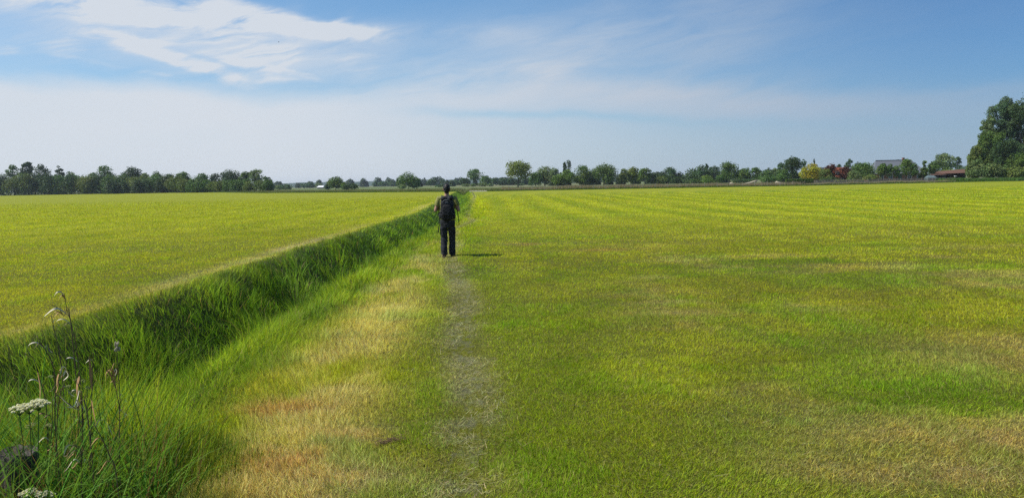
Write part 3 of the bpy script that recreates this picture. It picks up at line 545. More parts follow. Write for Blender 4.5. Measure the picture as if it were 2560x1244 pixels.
# single trees and bushes in the middle distance
MID = [
 (715, 460, 34, 420, 'bush', 'blue', 'wide dark bush right of the left wood, beside the thin pole', 'bush'), (699, 461, 22, 430, 'bush', 'grey', 'greyish bush close to the right end of the left wood', 'bush'),
 (765, 456, 28, 700, 'dense', 'blue', 'bluish round tree, left one of a pair near the white roofed shelter', 'tree'), (780, 455, 20, 705, 'dense', 'blue', 'bluish round tree, right one of a pair near the white roofed shelter', 'tree'),
 (798, 457, 20, 690, 'open', 'grey', 'small grey green tree just behind the white roofed shelter', 'tree'),
 (818, 460, 14, 332, 'bush', 'dark', 'small dark bush at the left foot of the round meadow oak', 'bush'),
 (840, 440, 44, 335, 'dense', 'oak', 'round green meadow tree standing alone between two dark bushes', 'tree'),
 (880, 458, 44, 310, 'bush', 'dark', 'wide dark bush right of the round meadow tree', 'bush'), (862, 457, 22, 325, 'bush', 'fresh', 'lighter green bush between the round meadow tree and the dark bush', 'bush'),
 (1022, 430, 56, 310, 'willow', 'mid', 'large shaggy many-stemmed tree standing in the meadow left of the hiker', 'tree'), (1007, 460, 18, 296, 'bush', 'grey', 'low grey green bush in front of the large shaggy tree', 'bush'),
 (995, 444, 12, 420, 'cone', 'blue', 'thin pointed conifer peeping out left of the large shaggy tree', 'tree'),
 (960, 451, 26, 760, 'dense', 'blue', 'bluish far tree left of the large shaggy tree', 'tree'), (940, 455, 20, 770, 'dense', 'blue', 'small bluish far tree, second to the left of the large shaggy tree', 'tree'), (980, 453, 20, 750, 'dense', 'blue', 'bluish far tree touching the left side of the large shaggy tree', 'tree'),
 (1078, 447, 26, 560, 'dense', 'blue', 'round bluish tree between the large shaggy tree and the hiker', 'tree'), (1110, 449, 18, 640, 'dense', 'blue', 'small round bluish tree just left of the hiker', 'tree'), (1100, 461, 26, 420, 'bush', 'blue', 'low dark bush left of the head of the hiker', 'bush'),
 (1140, 450, 26, 600, 'dense', 'blue', 'low bluish tree right behind the head of the hiker', 'tree'),
 (1163, 443, 30, 470, 'dense', 'dark', 'dark compact tree at the left foot of the tall airy tree', 'tree'), (1188, 421, 40, 480, 'open', 'mid', 'tall airy tree with layered crown, tallest between hiker and lone oak', 'tree'),
 (1213, 438, 30, 470, 'dense', 'mid', 'dense tree leaning on the right side of the tall airy tree', 'tree'), (1240, 442, 22, 480, 'dense', 'blue', 'first of three small round trees between the tall airy tree and the lone oak', 'tree'),
 (1258, 445, 20, 480, 'dense', 'blue', 'second of three small round trees between the tall airy tree and the lone oak', 'tree'), (1273, 447, 18, 480, 'dense', 'blue', 'third of three small round trees, nearest the lone oak', 'tree'),
 (1163, 459, 24, 400, 'bush', 'grey', 'low rounded willow bush, leftmost of the four under the tall airy tree', 'bush'), (1185, 458, 15, 400, 'bush', 'grey', 'small rounded willow bush, second of the four under the tall airy tree', 'bush'),
 (1205, 456, 26, 400, 'bush', 'grey', 'widest rounded willow bush, third of the four under the tall airy tree', 'bush'), (1226, 458, 18, 400, 'bush', 'grey', 'rounded willow bush, rightmost of the four under the tall airy tree', 'bush'),
 (1295, 400, 68, 285, 'open', 'gold', 'lone oak with yellow green crown and bare dark trunk beside the field', 'tree'),
 (1330, 458, 22, 420, 'bush', 'blue', 'dark low bush between the lone oak and the pale willow', 'bush'), (1302, 459, 20, 420, 'bush', 'blue', 'dark low bush seen behind the trunk of the lone oak', 'bush'),
 # wood right of the lone oak
 (1362, 414, 56, 330, 'willow', 'pale', 'large pale willow at the left end of the right hand wood', 'tree'), (1340, 428, 34, 325, 'willow', 'mid', 'lower green willow at the left foot of the large pale willow', 'tree'), (1387, 418, 34, 326, 'willow', 'grey', 'grey green willow on the right side of the large pale willow', 'tree'),
 (1421, 399, 15, 380, 'poplar', 'dark', 'slender dark poplar standing up out of the right hand wood', 'tree'), (1412, 404, 10, 382, 'poplar', 'dark', 'thinner twin poplar just left of the slender dark poplar', 'tree'),
 (1395, 432, 32, 300, 'dense', 'fresh', 'bright green low tree in front of the poplars', 'tree'), (1420, 423, 36, 302, 'dense', 'fresh', 'green rounded tree below the slender poplar', 'tree'),
 (1458, 412, 50, 305, 'dense', 'oak', 'broad green oak between the poplar and the largest dome of the wood', 'tree'), (1510, 408, 66, 300, 'dense', 'oak', 'largest domed dark green tree of the right hand wood', 'tree'),
 (1484, 424, 36, 310, 'dense', 'dark', 'shaded tree between the broad oak and the largest dome', 'tree'),
 (1562, 421, 30, 302, 'dense', 'olive', 'olive tree just right of the largest domed tree', 'tree'), (1583, 416, 40, 305, 'dense', 'gold', 'yellowish topped tree right of the largest domed tree', 'tree'), (1612, 419, 36, 300, 'dense', 'oak', 'rounded green tree right of the yellowish topped tree', 'tree'),
 (1634, 430, 22, 330, 'dense', 'dark', 'small dark tree at the right end of the wood, before the gap', 'tree'),
 (1676, 417, 38, 330, 'high', 'blue', 'ragged tree with forked top left of the gap showing far hills', 'tree'), (1652, 440, 32, 300, 'bush', 'olive', 'low round bush at the left foot of the ragged forked tree', 'bush'), (1694, 440, 34, 305, 'bush', 'dark', 'dark low bush at the right foot of the ragged forked tree', 'bush'), (1672, 434, 40, 315, 'dense', 'dark', 'dark undergrowth tree under the ragged forked tree', 'tree'),
 (1735, 446, 24, 300, 'bush', 'mid', 'low green bush on the right edge of the gap showing far hills', 'bush'),
 (1754, 411, 32, 300, 'dense', 'blue', 'tall bluish green tree right of the gap showing far hills', 'tree'), (1766, 408, 10, 310, 'poplar', 'dark', 'narrow spire tree poking out beside the tall bluish tree', 'tree'), (1784, 414, 34, 300, 'high', 'blue', 'airy bluish tree between the spire tree and the big round oak', 'tree'), (1768, 436, 34, 285, 'bush', 'fresh', 'light green bush in front of the bluish trees', 'bush'),
 (1822, 403, 56, 290, 'dense', 'oak', 'big round oak, tallest between the gap and the dark garden maple', 'tree'), (1800, 436, 26, 275, 'bush', 'mid', 'bush at the left foot of the big round oak', 'bush'),
 (1864, 419, 32, 285, 'dense', 'oak', 'round green tree, first right of the big round oak', 'tree'), (1890, 417, 28, 290, 'dense', 'mid', 'round green tree, second right of the big round oak', 'tree'), (1914, 424, 34, 280, 'dense', 'mid', 'low wide tree, third right of the big round oak', 'tree'),
 (1860, 446, 60, 262, 'bush', 'dark', 'long dark undergrowth bush below the round trees right of the big oak', 'bush'), (1925, 437, 44, 262, 'bush', 'mid', 'green bush left of the dark garden maple', 'bush'), (1938, 420, 26, 270, 'high', 'grey', 'thin feathery tree rising left of the dark garden maple', 'tree'),
 (1951, 406, 22, 250, 'dense', 'blue', 'bluish tree hidden behind the left side of the dark garden maple', 'tree'), (1978, 390, 50, 235, 'dense', 'dark', 'tall dark green garden maple left of the yellow tree', 'tree'), (1958, 422, 34, 230, 'dense', 'mid', 'lower green tree at the left foot of the dark garden maple', 'tree'),
 (2025, 407, 50, 222, 'dense', 'yellow', 'bright yellow leaved garden tree beside the dark maple', 'tree'), (2034, 398, 9, 260, 'cone', 'dark', 'thin dark conifer tip behind the yellow tree', 'tree'), (2008, 398, 16, 270, 'high', 'blue', 'faint bare topped tree behind the left of the yellow tree', 'tree'),
 (2063, 421, 30, 200, 'dense', 'olive', 'olive green rounded shrub tree in front of the arched barn', 'tree'), (2076, 409, 32, 204, 'dense', 'copper', 'dark copper leaved tree left of the red tiled roof', 'tree'), (2112, 415, 34, 204, 'dense', 'copper', 'dark red copper beech right of the red tiled roof', 'tree'),
 (2095, 410, 18, 260, 'dense', 'dark', 'dark round treetop behind the red tiled roof', 'tree'), (2121, 397, 22, 268, 'dense', 'blue', 'bluish green taller tree behind the copper beech', 'tree'),
 (2142, 405, 18, 250, 'dense', 'dark', 'dark tree peeping out above the wide garden bush', 'tree'), (2158, 405, 58, 205, 'dense', 'mid', 'wide bushy garden tree between copper beech and grey roofed farmhouse', 'tree'), (2135, 424, 34, 198, 'bush', 'pale', 'pale green shrub right of the copper beech', 'bush'),
 (2078, 442, 50, 190, 'bush', 'dark', 'low dark shrub along the garden fence under the copper tree', 'bush'), (2176, 434, 36, 194, 'bush', 'olive', 'low brownish shrub at the left corner of the grey roofed farmhouse', 'bush'),
 (2246, 398, 18, 300, 'dense', 'dark', 'dark treetop showing behind the ridge of the grey roof', 'tree'),
 (2358, 382, 50, 240, 'open', 'grey', 'tall pale green tree with open crown right of the farmhouse', 'tree'), (2390, 391, 22, 250, 'high', 'blue', 'slender leaning bluish tree right of the tall pale green tree', 'tree'), (2372, 420, 50, 225, 'bush', 'fresh', 'green shrubbery behind the reddish shed roof', 'bush'), (2408, 414, 40, 300, 'dense', 'blue', 'distant dark tree in the dip between the shed and the tall trees', 'tree'),
 # the tall group at the right edge
 (2472, 326, 70, 186, 'tall', 'oak', 'medium green tree stepping up at the left side of the tall right group', 'tree'), (2500, 240, 76, 192, 'tall', 'blue', 'tall bluish green poplar-like tree, highest left crown of the right group', 'tree'),
 (2550, 232, 90, 188, 'tall', 'dark', 'tallest dark tree at the right edge of the view', 'tree'), (2466, 290, 44, 190, 'tall', 'grey', 'ragged small crown on the left shoulder of the tall right group', 'tree'),
 (2438, 362, 44, 182, 'tall', 'olive', 'low spreading tree at the left foot of the tall right group', 'tree'), (2510, 345, 70, 178, 'tall', 'dark', 'shaded lower tree filling the middle of the tall right group', 'tree'), (2550, 380, 70, 174, 'tall', 'oak', 'lower green tree at the right edge below the tallest tree', 'tree'), (2610, 250, 90, 188, 'tall', 'oak', 'tall tree cut by the right edge of the view', 'tree'),
 (2436, 398, 42, 174, 'bush', 'pale', 'pale silvery shrub at the left foot of the tall right group', 'bush'), (2482, 408, 52, 171, 'bush', 'pale', 'pale flowering shrub under the middle of the tall right group', 'bush'), (2540, 414, 60, 170, 'bush', 'olive', 'olive shrub at the foot of the tallest tree', 'bush'), (2600, 405, 60, 170, 'bush', 'mid', 'shrub cut by the right edge of the view', 'bush'),
]
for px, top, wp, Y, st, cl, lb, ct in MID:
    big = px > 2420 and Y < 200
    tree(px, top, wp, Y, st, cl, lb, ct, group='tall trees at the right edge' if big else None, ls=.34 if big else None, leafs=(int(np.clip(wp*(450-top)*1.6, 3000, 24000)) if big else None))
# row of slim trained trees before the farmhouse
for i, (px, top, wp) in enumerate([(2205, 408, 27), (2223, 409, 22), (2240, 414, 17), (2264, 397, 30), (2284, 407, 19), (2308, 401, 20), (2331, 403, 25)]):
    tree(px, top, wp, 196+random.uniform(-1, 1), 'clip' if i != 5 else 'cone', random.choice(['mid', 'oak']), f'slim upright garden tree, {ORD[i]} from the left in the row before the grey roofed farmhouse', group='row of slim garden trees', name='garden_tree')
# far woods that read as one mass
def mass(name, label, x0, x1, y0, dy, h0, h1, n, seed, col, ls):
    r = np.random.default_rng(seed); k = int((x1-x0)/(h1*.55)); cx = r.uniform(x0, x1, k); cy = y0+r.uniform(0, dy, k); hh = h0+(h1-h0)*fbm(cx*.012, cy*0, seed, 3)*r.uniform(.7, 1.25, k)
    kk = r.integers(0, k, n); d = r.standard_normal((n, 3)); d /= np.linalg.norm(d, axis=1)[:, None]; d[:, 2] = np.abs(d[:, 2])
    rad = r.uniform(.6, 1.05, n); wv = hh*r.uniform(.4, .65, k)
    P = np.stack([cx[kk]+d[:, 0]*wv[kk]*rad, cy[kk]+d[:, 1]*wv[kk]*rad, np.maximum(.3, d[:, 2]*hh[kk]*rad)], -1)
    nr = d+.5*r.standard_normal((n, 3)); nr /= np.linalg.norm(nr, axis=1)[:, None]; a = np.cross(nr, r.standard_normal((n, 3))); a /= np.linalg.norm(a, axis=1)[:, None]; b = np.cross(nr, a); s = ls*r.uniform(.6, 1.3, n)[:, None]*.5
    V = np.stack([P-a*s, P-b*s*.8, P+a*s, P+b*s*.8], 1).reshape(-1, 3); K = np.array(col)[None]*r.uniform(.7, 1.3, k)[kk][:, None]*(1+.15*r.standard_normal((n, 1)))
    tag(link(name, np_mesh(name, V, np.arange(4*n).reshape(-1, 4), np.repeat(np.clip(K, .005, .5), 4, 0)), M['leaf']), label, 'woods', kind='stuff')
mass('woods', 'hazy bluish woods far behind the meadow', -330, 140, 900, 120, 5, 13, 26000, 5, (.045, .07, .04), 2.2)
mass('woods', 'hazy woods behind the farm and the right hand trees', 130, 760, 900, 160, 5, 11, 26000, 6, (.045, .07, .04), 2.4)
mass('woods', 'dark wood continuing beyond the left wood', -520, -225, 425, 60, 8, 14, 16000, 8, (.035, .055, .025), 1.1)
mass('woods', 'inner shade trees of the left wood behind its edge row', -330, -180, 398, 24, 7, 12, 15000, 21, (.05, .08, .035), .9)
mass('woods', 'inner shade trees at the right end of the left wood', -190, -112, 338, 22, 5, 9, 11000, 22, (.05, .08, .035), .8)
mass('woods', 'undergrowth behind the oaks and bushes before the farm', 70, 128, 300, 16, 3, 7, 9000, 23, (.05, .08, .035), .7)
mass('scrub', 'low dark scrub under the middle distance trees', -70, 20, 520, 30, 3, 6, 9000, 9, (.045, .07, .035), 1.1)
mass('scrub', 'undergrowth closing the foot of the right hand wood', 10, 78, 318, 24, 3.5, 8, 15000, 10, (.035, .055, .025), .7)

# ------------------------------------------------------------------ buildings
slate = simple('slate', (.12, .13, .15), .8, .25, 3, bump=.4, stretch=(1, 1, 4)); brick = simple('brick', (.26, .12, .075), .9, .25, 5, bump=.3); tile = simple('red_tile', (.24, .07, .035), .8, .25, 4, bump=.5, stretch=(1, 1, 5))
black = simple('black_wood', (.022, .02, .02), .8, .3, 4); white = simple('white_paint', (.78, .78, .75), .5, .05, 3); glassd = simple('window_glass', (.03, .04, .05), .15, .1, 2, spec=.6)
rust = simple('rust_roof', (.13, .07, .05), .85, .25, 3, bump=.4); timber = simple('timber', (.12, .085, .06), .85, .3, 6, bump=.4, stretch=(4, 4, .6)); grey_t = simple('weathered_timber', (.27, .23, .18), .9, .3, 7, bump=.5, stretch=(5, 5, .6)); pale_b = simple('pale_bark', (.46, .40, .29), .9, .3, 7, bump=.5)
def window(parent, x, z, wd, hh, y=-.02, name='window'):
    bm = bmesh.new(); t = .07
    for c_, s_ in (((x, y, z+hh/2), (wd+t, .09, t)), ((x, y, z-hh/2), (wd+t, .09, t)), ((x-wd/2, y, z), (t, .085, hh-t)), ((x+wd/2, y, z), (t, .085, hh-t)), ((x, y, z), (.05, .07, hh-t))): box(bm, c_, s_)
    f = bm_obj(name, bm, white, parent); bm = bmesh.new(); box(bm, (x, y+.012, z), (wd-t, .02, hh-t)); bm_obj('pane', bm, glassd, f)
# grey roofed farmhouse
g0 = at(2250, 440, 232); FH = empty('farmhouse', (g0.x, 232, 0), 'grey hip roofed farmhouse behind the row of slim garden trees', 'house', rz=R(-4))
bm = bmesh.new(); prism(bm, [(-7.6, 0), (7.6, 0), (7.6, 9), (-7.6, 9)], 0, 2.5); bm_obj('wall', bm, brick, FH)
bm = bmesh.new(); e = [(-8.2, -.6, 2.3), (8.2, -.6, 2.3), (8.2, 9.6, 2.3), (-8.2, 9.6, 2.3)]; rg = [(-5.6, 4.5, 6.55), (5.2, 4.5, 6.55)]
vs = [bm.verts.new(p_) for p_ in e+rg]
for f in ((0, 1, 5, 4), (1, 2, 5), (2, 3, 4, 5), (3, 0, 4), (3, 2, 1, 0)): bm.faces.new([vs[i] for i in f])
rf = bm_obj('roof', bm, slate, FH)
bm = bmesh.new(); box(bm, (-.2, 4.5, 6.6), (11.0, .35, .16)); bm_obj('ridge', bm, simple('ridge_tile', (.05, .05, .055)), rf)
bm = bmesh.new(); box(bm, (3.0, 4.9, 6.8), (.6, .6, .9)); box(bm, (3.0, 4.9, 7.28), (.72, .72, .1)); bm_obj('chimney', bm, brick, rf)
for xx in (-5.6, -2.8, 2.9, 5.7): window(FH, xx, 1.35, 1.1, 1.3)
bm = bmesh.new(); box(bm, (0, -.03, 1.05), (1.0, .08, 2.1)); dr = bm_obj('door', bm, simple('green_door', (.03, .08, .05), .4), FH); bm = bmesh.new(); ball(bm, (.38, -.1, 1.0), (.04, .04, .04), 8, 6); bm_obj('handle', bm, white, dr)
# arched barn
g0 = at(2086, 440, 226); AB = empty('arched_barn', (g0.x, 226, 0), 'dark barn with rounded roof behind the olive shrub and copper tree', 'barn')
bm = bmesh.new(); arc = [(-4.9*math.cos(math.pi*i/16)*1.0, .9+3.6*math.sin(math.pi*i/16)**.9) for i in range(17)]
pr = [(-4.9, 0)]+arc+[(4.9, 0)]
fr = [bm.verts.new((x_, 0, z_)) for x_, z_ in pr]; bk = [bm.verts.new((x_, 9, z_)) for x_, z_ in pr]; bm.faces.new(fr[::-1]); bm.faces.new(bk)
bm.faces.new((fr[0], fr[1], bk[1], bk[0])); bm.faces.new((fr[-1], bk[-1], bk[-2], fr[-2])); bm.faces.new((fr[0], bk[0], bk[-1], fr[-1]))
bm_obj('wall', bm, simple('barn_board', (.10, .085, .05), .9, .3), AB)
bm = bmesh.new(); o_ = [(x_*1.05, z_*1.04) for x_, z_ in arc]; a_ = [[bm.verts.new((x_, y_, z_)) for x_, z_ in c_] for y_, c_ in ((-.3, arc), (-.3, o_), (9.3, o_), (9.3, arc))]
for q in range(4):
    for i in range(16): bm.faces.new((a_[q][i], a_[q][i+1], a_[(q+1) % 4][i+1], a_[(q+1) % 4][i]))
bm_obj('roof', bm, black, AB)
bm = bmesh.new(); box(bm, (0, -.06, 1.3), (2.6, .1, 2.6)); bm_obj('door', bm, black, AB)
# red tiled house
g0 = at(2096, 440, 212); RH = empty('red_roofed_house', (g0.x, 212, 0), 'small brick house with steep red tiled roof and white dormer window', 'house')
bm = bmesh.new(); prism(bm, [(-2.6, 0), (2.6, 0), (2.6, 5), (-2.6, 5)], 0, 1.9); bm_obj('wall', bm, brick, RH)
bm = bmesh.new(); vs = [bm.verts.new(p_) for p_ in [(-2.9, -.35, 1.7), (2.9, -.35, 1.7), (2.9, 5.35, 1.7), (-2.9, 5.35, 1.7), (-2.9, 2.5, 4.35), (2.9, 2.5, 4.35)]]
for f in ((0, 1, 5, 4), (2, 3, 4, 5), (1, 2, 5), (3, 0, 4), (3, 2, 1, 0)): bm.faces.new([vs[i] for i in f])
rf = bm_obj('roof', bm, tile, RH)
bm = bmesh.new(); box(bm, (-.2, .9, 2.75), (1.3, 1.5, .9)); bm_obj('dormer', bm, tile, rf)
window(RH, -.2, 2.75, 1.0, .7, .1, 'dormer_window'); window(RH, 1.4, 1.05, .8, .9)
# shed with rust roof
g0 = at(2386, 440, 192); SH = empty('shed', (g0.x, 192, 0), 'open timber shed with reddish brown roof beside the tall trees', 'shed', rz=R(-6))
bm = bmesh.new()
bm.free()
for c_, s_ in (((0, 3.9, 1.05), (5.6, .1, 2.1)), ((-2.75, 2, .95), (.1, 3.7, 1.9)), ((2.75, 2, 1.05), (.1, 3.7, 2.1))):
    bm = bmesh.new(); box(bm, c_, s_); bm_obj('wall', bm, timber, SH)
for xx in (-2.7, -.9, .9, 2.7):
    bm = bmesh.new(); box(bm, (xx, .1, 1.0), (.14, .14, 2.0)); bm_obj('post', bm, timber, SH)
bm = bmesh.new(); vs = [bm.verts.new(p_) for p_ in [(-3.2, -.5, 1.95), (3.2, -.5, 2.1), (3.2, 4.5, 2.3), (-3.2, 4.5, 2.1), (-3.2, 1.9, 2.65), (3.2, 1.9, 3.05)]]
for f in ((0, 1, 5, 4), (2, 3, 4, 5), (1, 2, 5), (3, 0, 4), (3, 2, 1, 0)): bm.faces.new([vs[i] for i in f])
bm_obj('roof', bm, rust, SH)
# lean-to
g0 = at(2352, 440, 190); LT = empty('lean_to', (g0.x, 190, 0), 'low dark lean-to with flat reddish roof left of the open shed', 'shed')
bm = bmesh.new(); box(bm, (0, 1.2, .85), (2.6, 2.2, 1.7)); bm_obj('wall', bm, black, LT)
bm = bmesh.new(); box(bm, (0, 1.1, 1.76), (3.0, 2.7, .1), Euler((R(4), 0, 0)).to_matrix()); bm_obj('roof', bm, rust, LT)
# greenhouse
g0 = at(2331, 440, 188); GH = empty('greenhouse', (g0.x, 188, 0), 'small pale greenhouse with pitched glass roof behind the garden fence', 'greenhouse')
gl = simple('hazy_glass', (.13, .17, .17), .25, .1, 2, spec=.6)
bm = bmesh.new(); prism(bm, [(-1.4, 0), (1.4, 0), (1.4, 2), (-1.4, 2)], 0, 1.25); bm_obj('wall', bm, gl, GH)
bm = bmesh.new(); vs = [bm.verts.new(p_) for p_ in [(-1.45, -.05, 1.24), (1.45, -.05, 1.24), (1.45, 2.05, 1.24), (-1.45, 2.05, 1.24), (-1.0, 1, 2.0), (1.0, 1, 2.0)]]
for f in ((0, 1, 5, 4), (1, 2, 5), (2, 3, 4, 5), (3, 0, 4), (3, 2, 1, 0)): bm.faces.new([vs[i] for i in f])
bm_obj('roof', bm, gl, GH)
bm = bmesh.new()
for i in range(6): box(bm, (-1.4+.56*i, -.03, .62), (.05, .05, 1.25))
bm_obj('frame', bm, grey_t, GH); GH.scale = (.8, .8, .8)
# white field shelter
g0 = at(800, 470, 520); FS = empty('field_shelter', (g0.x, 520, 0), 'small shelter with white pitched roof far off in the meadow', 'shelter')
bm = bmesh.new(); prism(bm, [(-1.9, 0), (1.9, 0), (1.9, 3), (-1.9, 3)], 0, 1.1); bm_obj('wall', bm, grey_t, FS)
bm = bmesh.new(); vs = [bm.verts.new(p_) for p_ in [(-2.4, -.3, 1.05), (2.4, -.3, 1.05), (2.4, 3.3, 1.05), (-2.4, 3.3, 1.05), (-1.2, 1.5, 2.3), (2.4, 1.5, 2.3)]]
for f in ((0, 1, 5, 4), (1, 2, 5), (2, 3, 4, 5), (3, 0, 4), (3, 2, 1, 0)): bm.faces.new([vs[i] for i in f])
bm_obj('roof', bm, white, FS)
# utility pole
g0 = at(712, 470, 340); UP = empty('utility_pole', (g0.x, 340, 0), 'thin dark utility pole right of the left wood', 'pole')
bm = bmesh.new(); loft(bm, [(0, 0, -.3), (0, 0, 2.9)], [.10, .08], 8); bm_obj('pole', bm, timber, UP); bm = bmesh.new(); box(bm, (0, 0, 2.75), (.7, .08, .08)); bm_obj('crossarm', bm, timber, UP)
# clipped hedges
def hedge(name, label, x0, x1, y, hh, dp, col, n):
    r = np.random.default_rng(int(x0*7) % 1000); 
    P = np.stack([r.uniform(x0, x1, n), y+r.uniform(0, dp, n), r.uniform(0, hh, n)], -1); f = r.random(n); nr = np.zeros((n, 3))
    a = f < .42; P[a, 1] = y+r.normal(0, .04, a.sum()); nr[a] = (0, -1, 0); b = (f >= .42) & (f < .85); P[b, 2] = hh+r.normal(0, .03, b.sum()); nr[b] = (0, 0, 1); c_ = f >= .85; P[c_, 0] = np.where(r.random(c_.sum()) < .5, x0, x1); nr[c_] = (-1, 0, 0)
    nr += .5*r.standard_normal((n, 3)); nr /= np.linalg.norm(nr, axis=1)[:, None]; u_ = np.cross(nr, r.standard_normal((n, 3))); u_ /= np.linalg.norm(u_, axis=1)[:, None]; v_ = np.cross(nr, u_); s = .22*r.uniform(.6, 1.3, n)[:, None]*.5
    V = np.stack([P-u_*s, P-v_*s, P+u_*s, P+v_*s], 1).reshape(-1, 3); K = np.array(col)[None]*(1+.2*r.standard_normal((n, 1)))
    h_ = empty(name, ((x0+x1)/2, y, 0), label, 'hedge'); V[:, 0] -= (x0+x1)/2; V[:, 1] -= y
    link('foliage', np_mesh('foliage', V, np.arange(4*n).reshape(-1, 4), np.repeat(np.clip(K, .005, .6), 4, 0)), M['leaf'], h_)
    bm = bmesh.new(); box(bm, (0, dp/2, hh*.45), (x1-x0-.3, dp-.25, hh*.9)); bm_obj('stems', bm, simple('hedge_core', (.02, .03, .012), 1), h_)
X = lambda px, Y: at(px, 450, Y).x
hedge('clipped_hedge', 'clipped green hedge under the yellow tree', X(1967, 176), X(2034, 176), 176, 1.25, 1.0, (.085, .13, .03), 5000)
hedge('low_hedge', 'low yellowish hedge below the red tiled house and garden shrubs', X(2088, 172), X(2160, 172), 172, .85, .8, (.26, .26, .09), 5000)

# ------------------------------------------------------------------ fences
def fence(name, label, pts, gap, hh, rails, posts_mat, pickets=0):
    f = empty(name, (pts[0][0], pts[0][1], 0), label, 'fence'); o = Vector((pts[0][0], pts[0][1], 0)); i = 0
    for (ax, ay), (bx, by) in zip(pts[:-1], pts[1:]):
        d = math.hypot(bx-ax, by-ay); n = max(1, round(d/gap)); ang = math.atan2(by-ay, bx-ax); cx, cy = (ax+bx)/2-o.x, (ay+by)/2-o.y
        for k in range(n):
            t = k/n; bm = bmesh.new(); x_, y_ = ax+(bx-ax)*t-o.x, ay+(by-ay)*t-o.y; l = random.uniform(-.02, .02)
            loft(bm, [(x_, y_, -.3), (x_+l, y_, hh*random.uniform(.97, 1.08))], [.07, .055], 7); bm_obj('post', bm, posts_mat, f)
        for z, th in rails:
            bm = bmesh.new(); box(bm, (cx, cy, z), (d, .03, th), Euler((0, 0, ang)).to_matrix()); bm_obj('rail', bm, posts_mat, f)
        if pickets:
            bm = bmesh.new()
            for k in range(int(d/pickets)):
                t = (k+.5)*pickets/d; h2 = hh*random.uniform(.72, .98); box(bm, (ax+(bx-ax)*t-o.x, ay+(by-ay)*t-o.y-.03, h2/2), (pickets*.62, .02, h2), Euler((0, random.uniform(-.03, .03), ang)).to_matrix())
            bm_obj('boards', bm, posts_mat, f)
    return f
fence('post_fence', 'long low fence of weathered posts and wires along the right field edge', [(-.5, edge_y(-.5)+1.2), (30, edge_y(30)+1.2), (60, edge_y(60)+1.2)], 2.6, 1.0, [(.9, .02), (.6, .02), (.3, .02)], grey_t)
fence('garden_fence', 'weathered board fence along the gardens of the farm', [(X(2036, 168), 168), (X(2170, 168), 168), (X(2385, 168), 168)], 2.4, 1.0, [(.98, .09), (.5, .09)], grey_t, .30)
fence('rail_fence', 'low dark rail fence in front of the clipped hedge', [(X(1900, 167), 166), (X(2034, 168), 167)], 2.5, .9, [(.75, .1), (.4, .1)], timber)
GP = empty('gate_post', (X(2388, 166), 166, 0), 'stout white capped post at the right end of the board fence', 'post')
bm = bmesh.new(); box(bm, (0, 0, .65), (.3, .3, 1.3), bev=.02); bm_obj('post', bm, timber, GP); bm = bmesh.new(); box(bm, (0, 0, 1.34), (.4, .4, .14), bev=.03); bm_obj('cap', bm, white, GP)
CR = empty('garden_gate', (X(2374, 165), 165, 0), 'low tan plank gate beside the white capped post', 'gate')
bm = bmesh.new()
for i in range(9): box(bm, (-.8+.2*i, 0, .45), (.17, .03, .8))
bm_obj('planks', bm, simple('tan_plank', (.40, .24, .15), .8, .2, 5), CR); bm = bmesh.new(); box(bm, (0, .035, .2), (1.75, .03, .08)); box(bm, (0, .035, .7), (1.75, .03, .08)); bm_obj('brace', bm, timber, CR)
# felled pale trunks along the edge
for i, (px, py, L, th, tilt, lb) in enumerate([(1800, 463.5, 2.0, .22, 4, 'pale felled log lying alone at the left end of the log line'), (1828, 461, 1.7, .28, -14, 'short pale log tilted against a dark branch heap'), (1851, 462.5, 1.5, .18, 3, 'thin pale log left of the long leaning trunk'), (1868, 459.5, 3.4, .24, 16, 'long pale trunk leaning up to the right in the grass'), (1889, 461.5, .7, .2, 0, 'small pale stub right of the long leaning trunk'), (1921, 459, 1.5, .24, 2, 'pale log left of the thick broken trunk'), (1937, 456.5, 1.6, .42, -12, 'thick broken pale trunk beside the clipped hedge'), (1952, 457, 3.0, .2, 3, 'long low pale log ending at the clipped hedge')]):
    Y = 160; p_ = at(px, py, Y); t = empty('felled_log', (p_.x, Y-2+random.uniform(-1, 1), .12), lb, 'log', 'felled logs along the field edge', rz=random.uniform(-.25, .25)); ti = R(tilt)
    bm = bmesh.new(); pts = [(-L/2*math.cos(ti)+L*k/5*math.cos(ti), .04*math.sin(k*2+i), max(0, math.sin(abs(ti))*L/2+(-L/2+L*k/5)*math.sin(ti))+.1+.03*math.sin(k*1.7)) for k in range(6)]
    loft(bm, pts, [th*(1.15-.09*k) for k in range(6)], 9); tr = bm_obj('trunk', bm, pale_b, t, True)
    bm = bmesh.new(); a = Vector(pts[3]); loft(bm, [a, a+Vector((.25, .1, .35)), a+Vector((.5, .12, .5))], [.06, .045, .02], 6); bm_obj('branch', bm, timber, t)
BH = empty('branch_heap', (X(1830, 161), 161, 0), 'low dark heap of branches behind the tilted short log', 'heap'); bm = bmesh.new()
for i in range(60):
    a = Vector((random.gauss(0, 1.0), random.gauss(0, .4), random.uniform(.05, .5))); d = Vector((random.gauss(0, 1), random.gauss(0, .5), random.gauss(.1, .25))).normalized(); loft(bm, [a-d*.5, a+d*.1, a+d*.6], [.035, .03, .012], 5)
bm_obj('branches', bm, timber, BH)
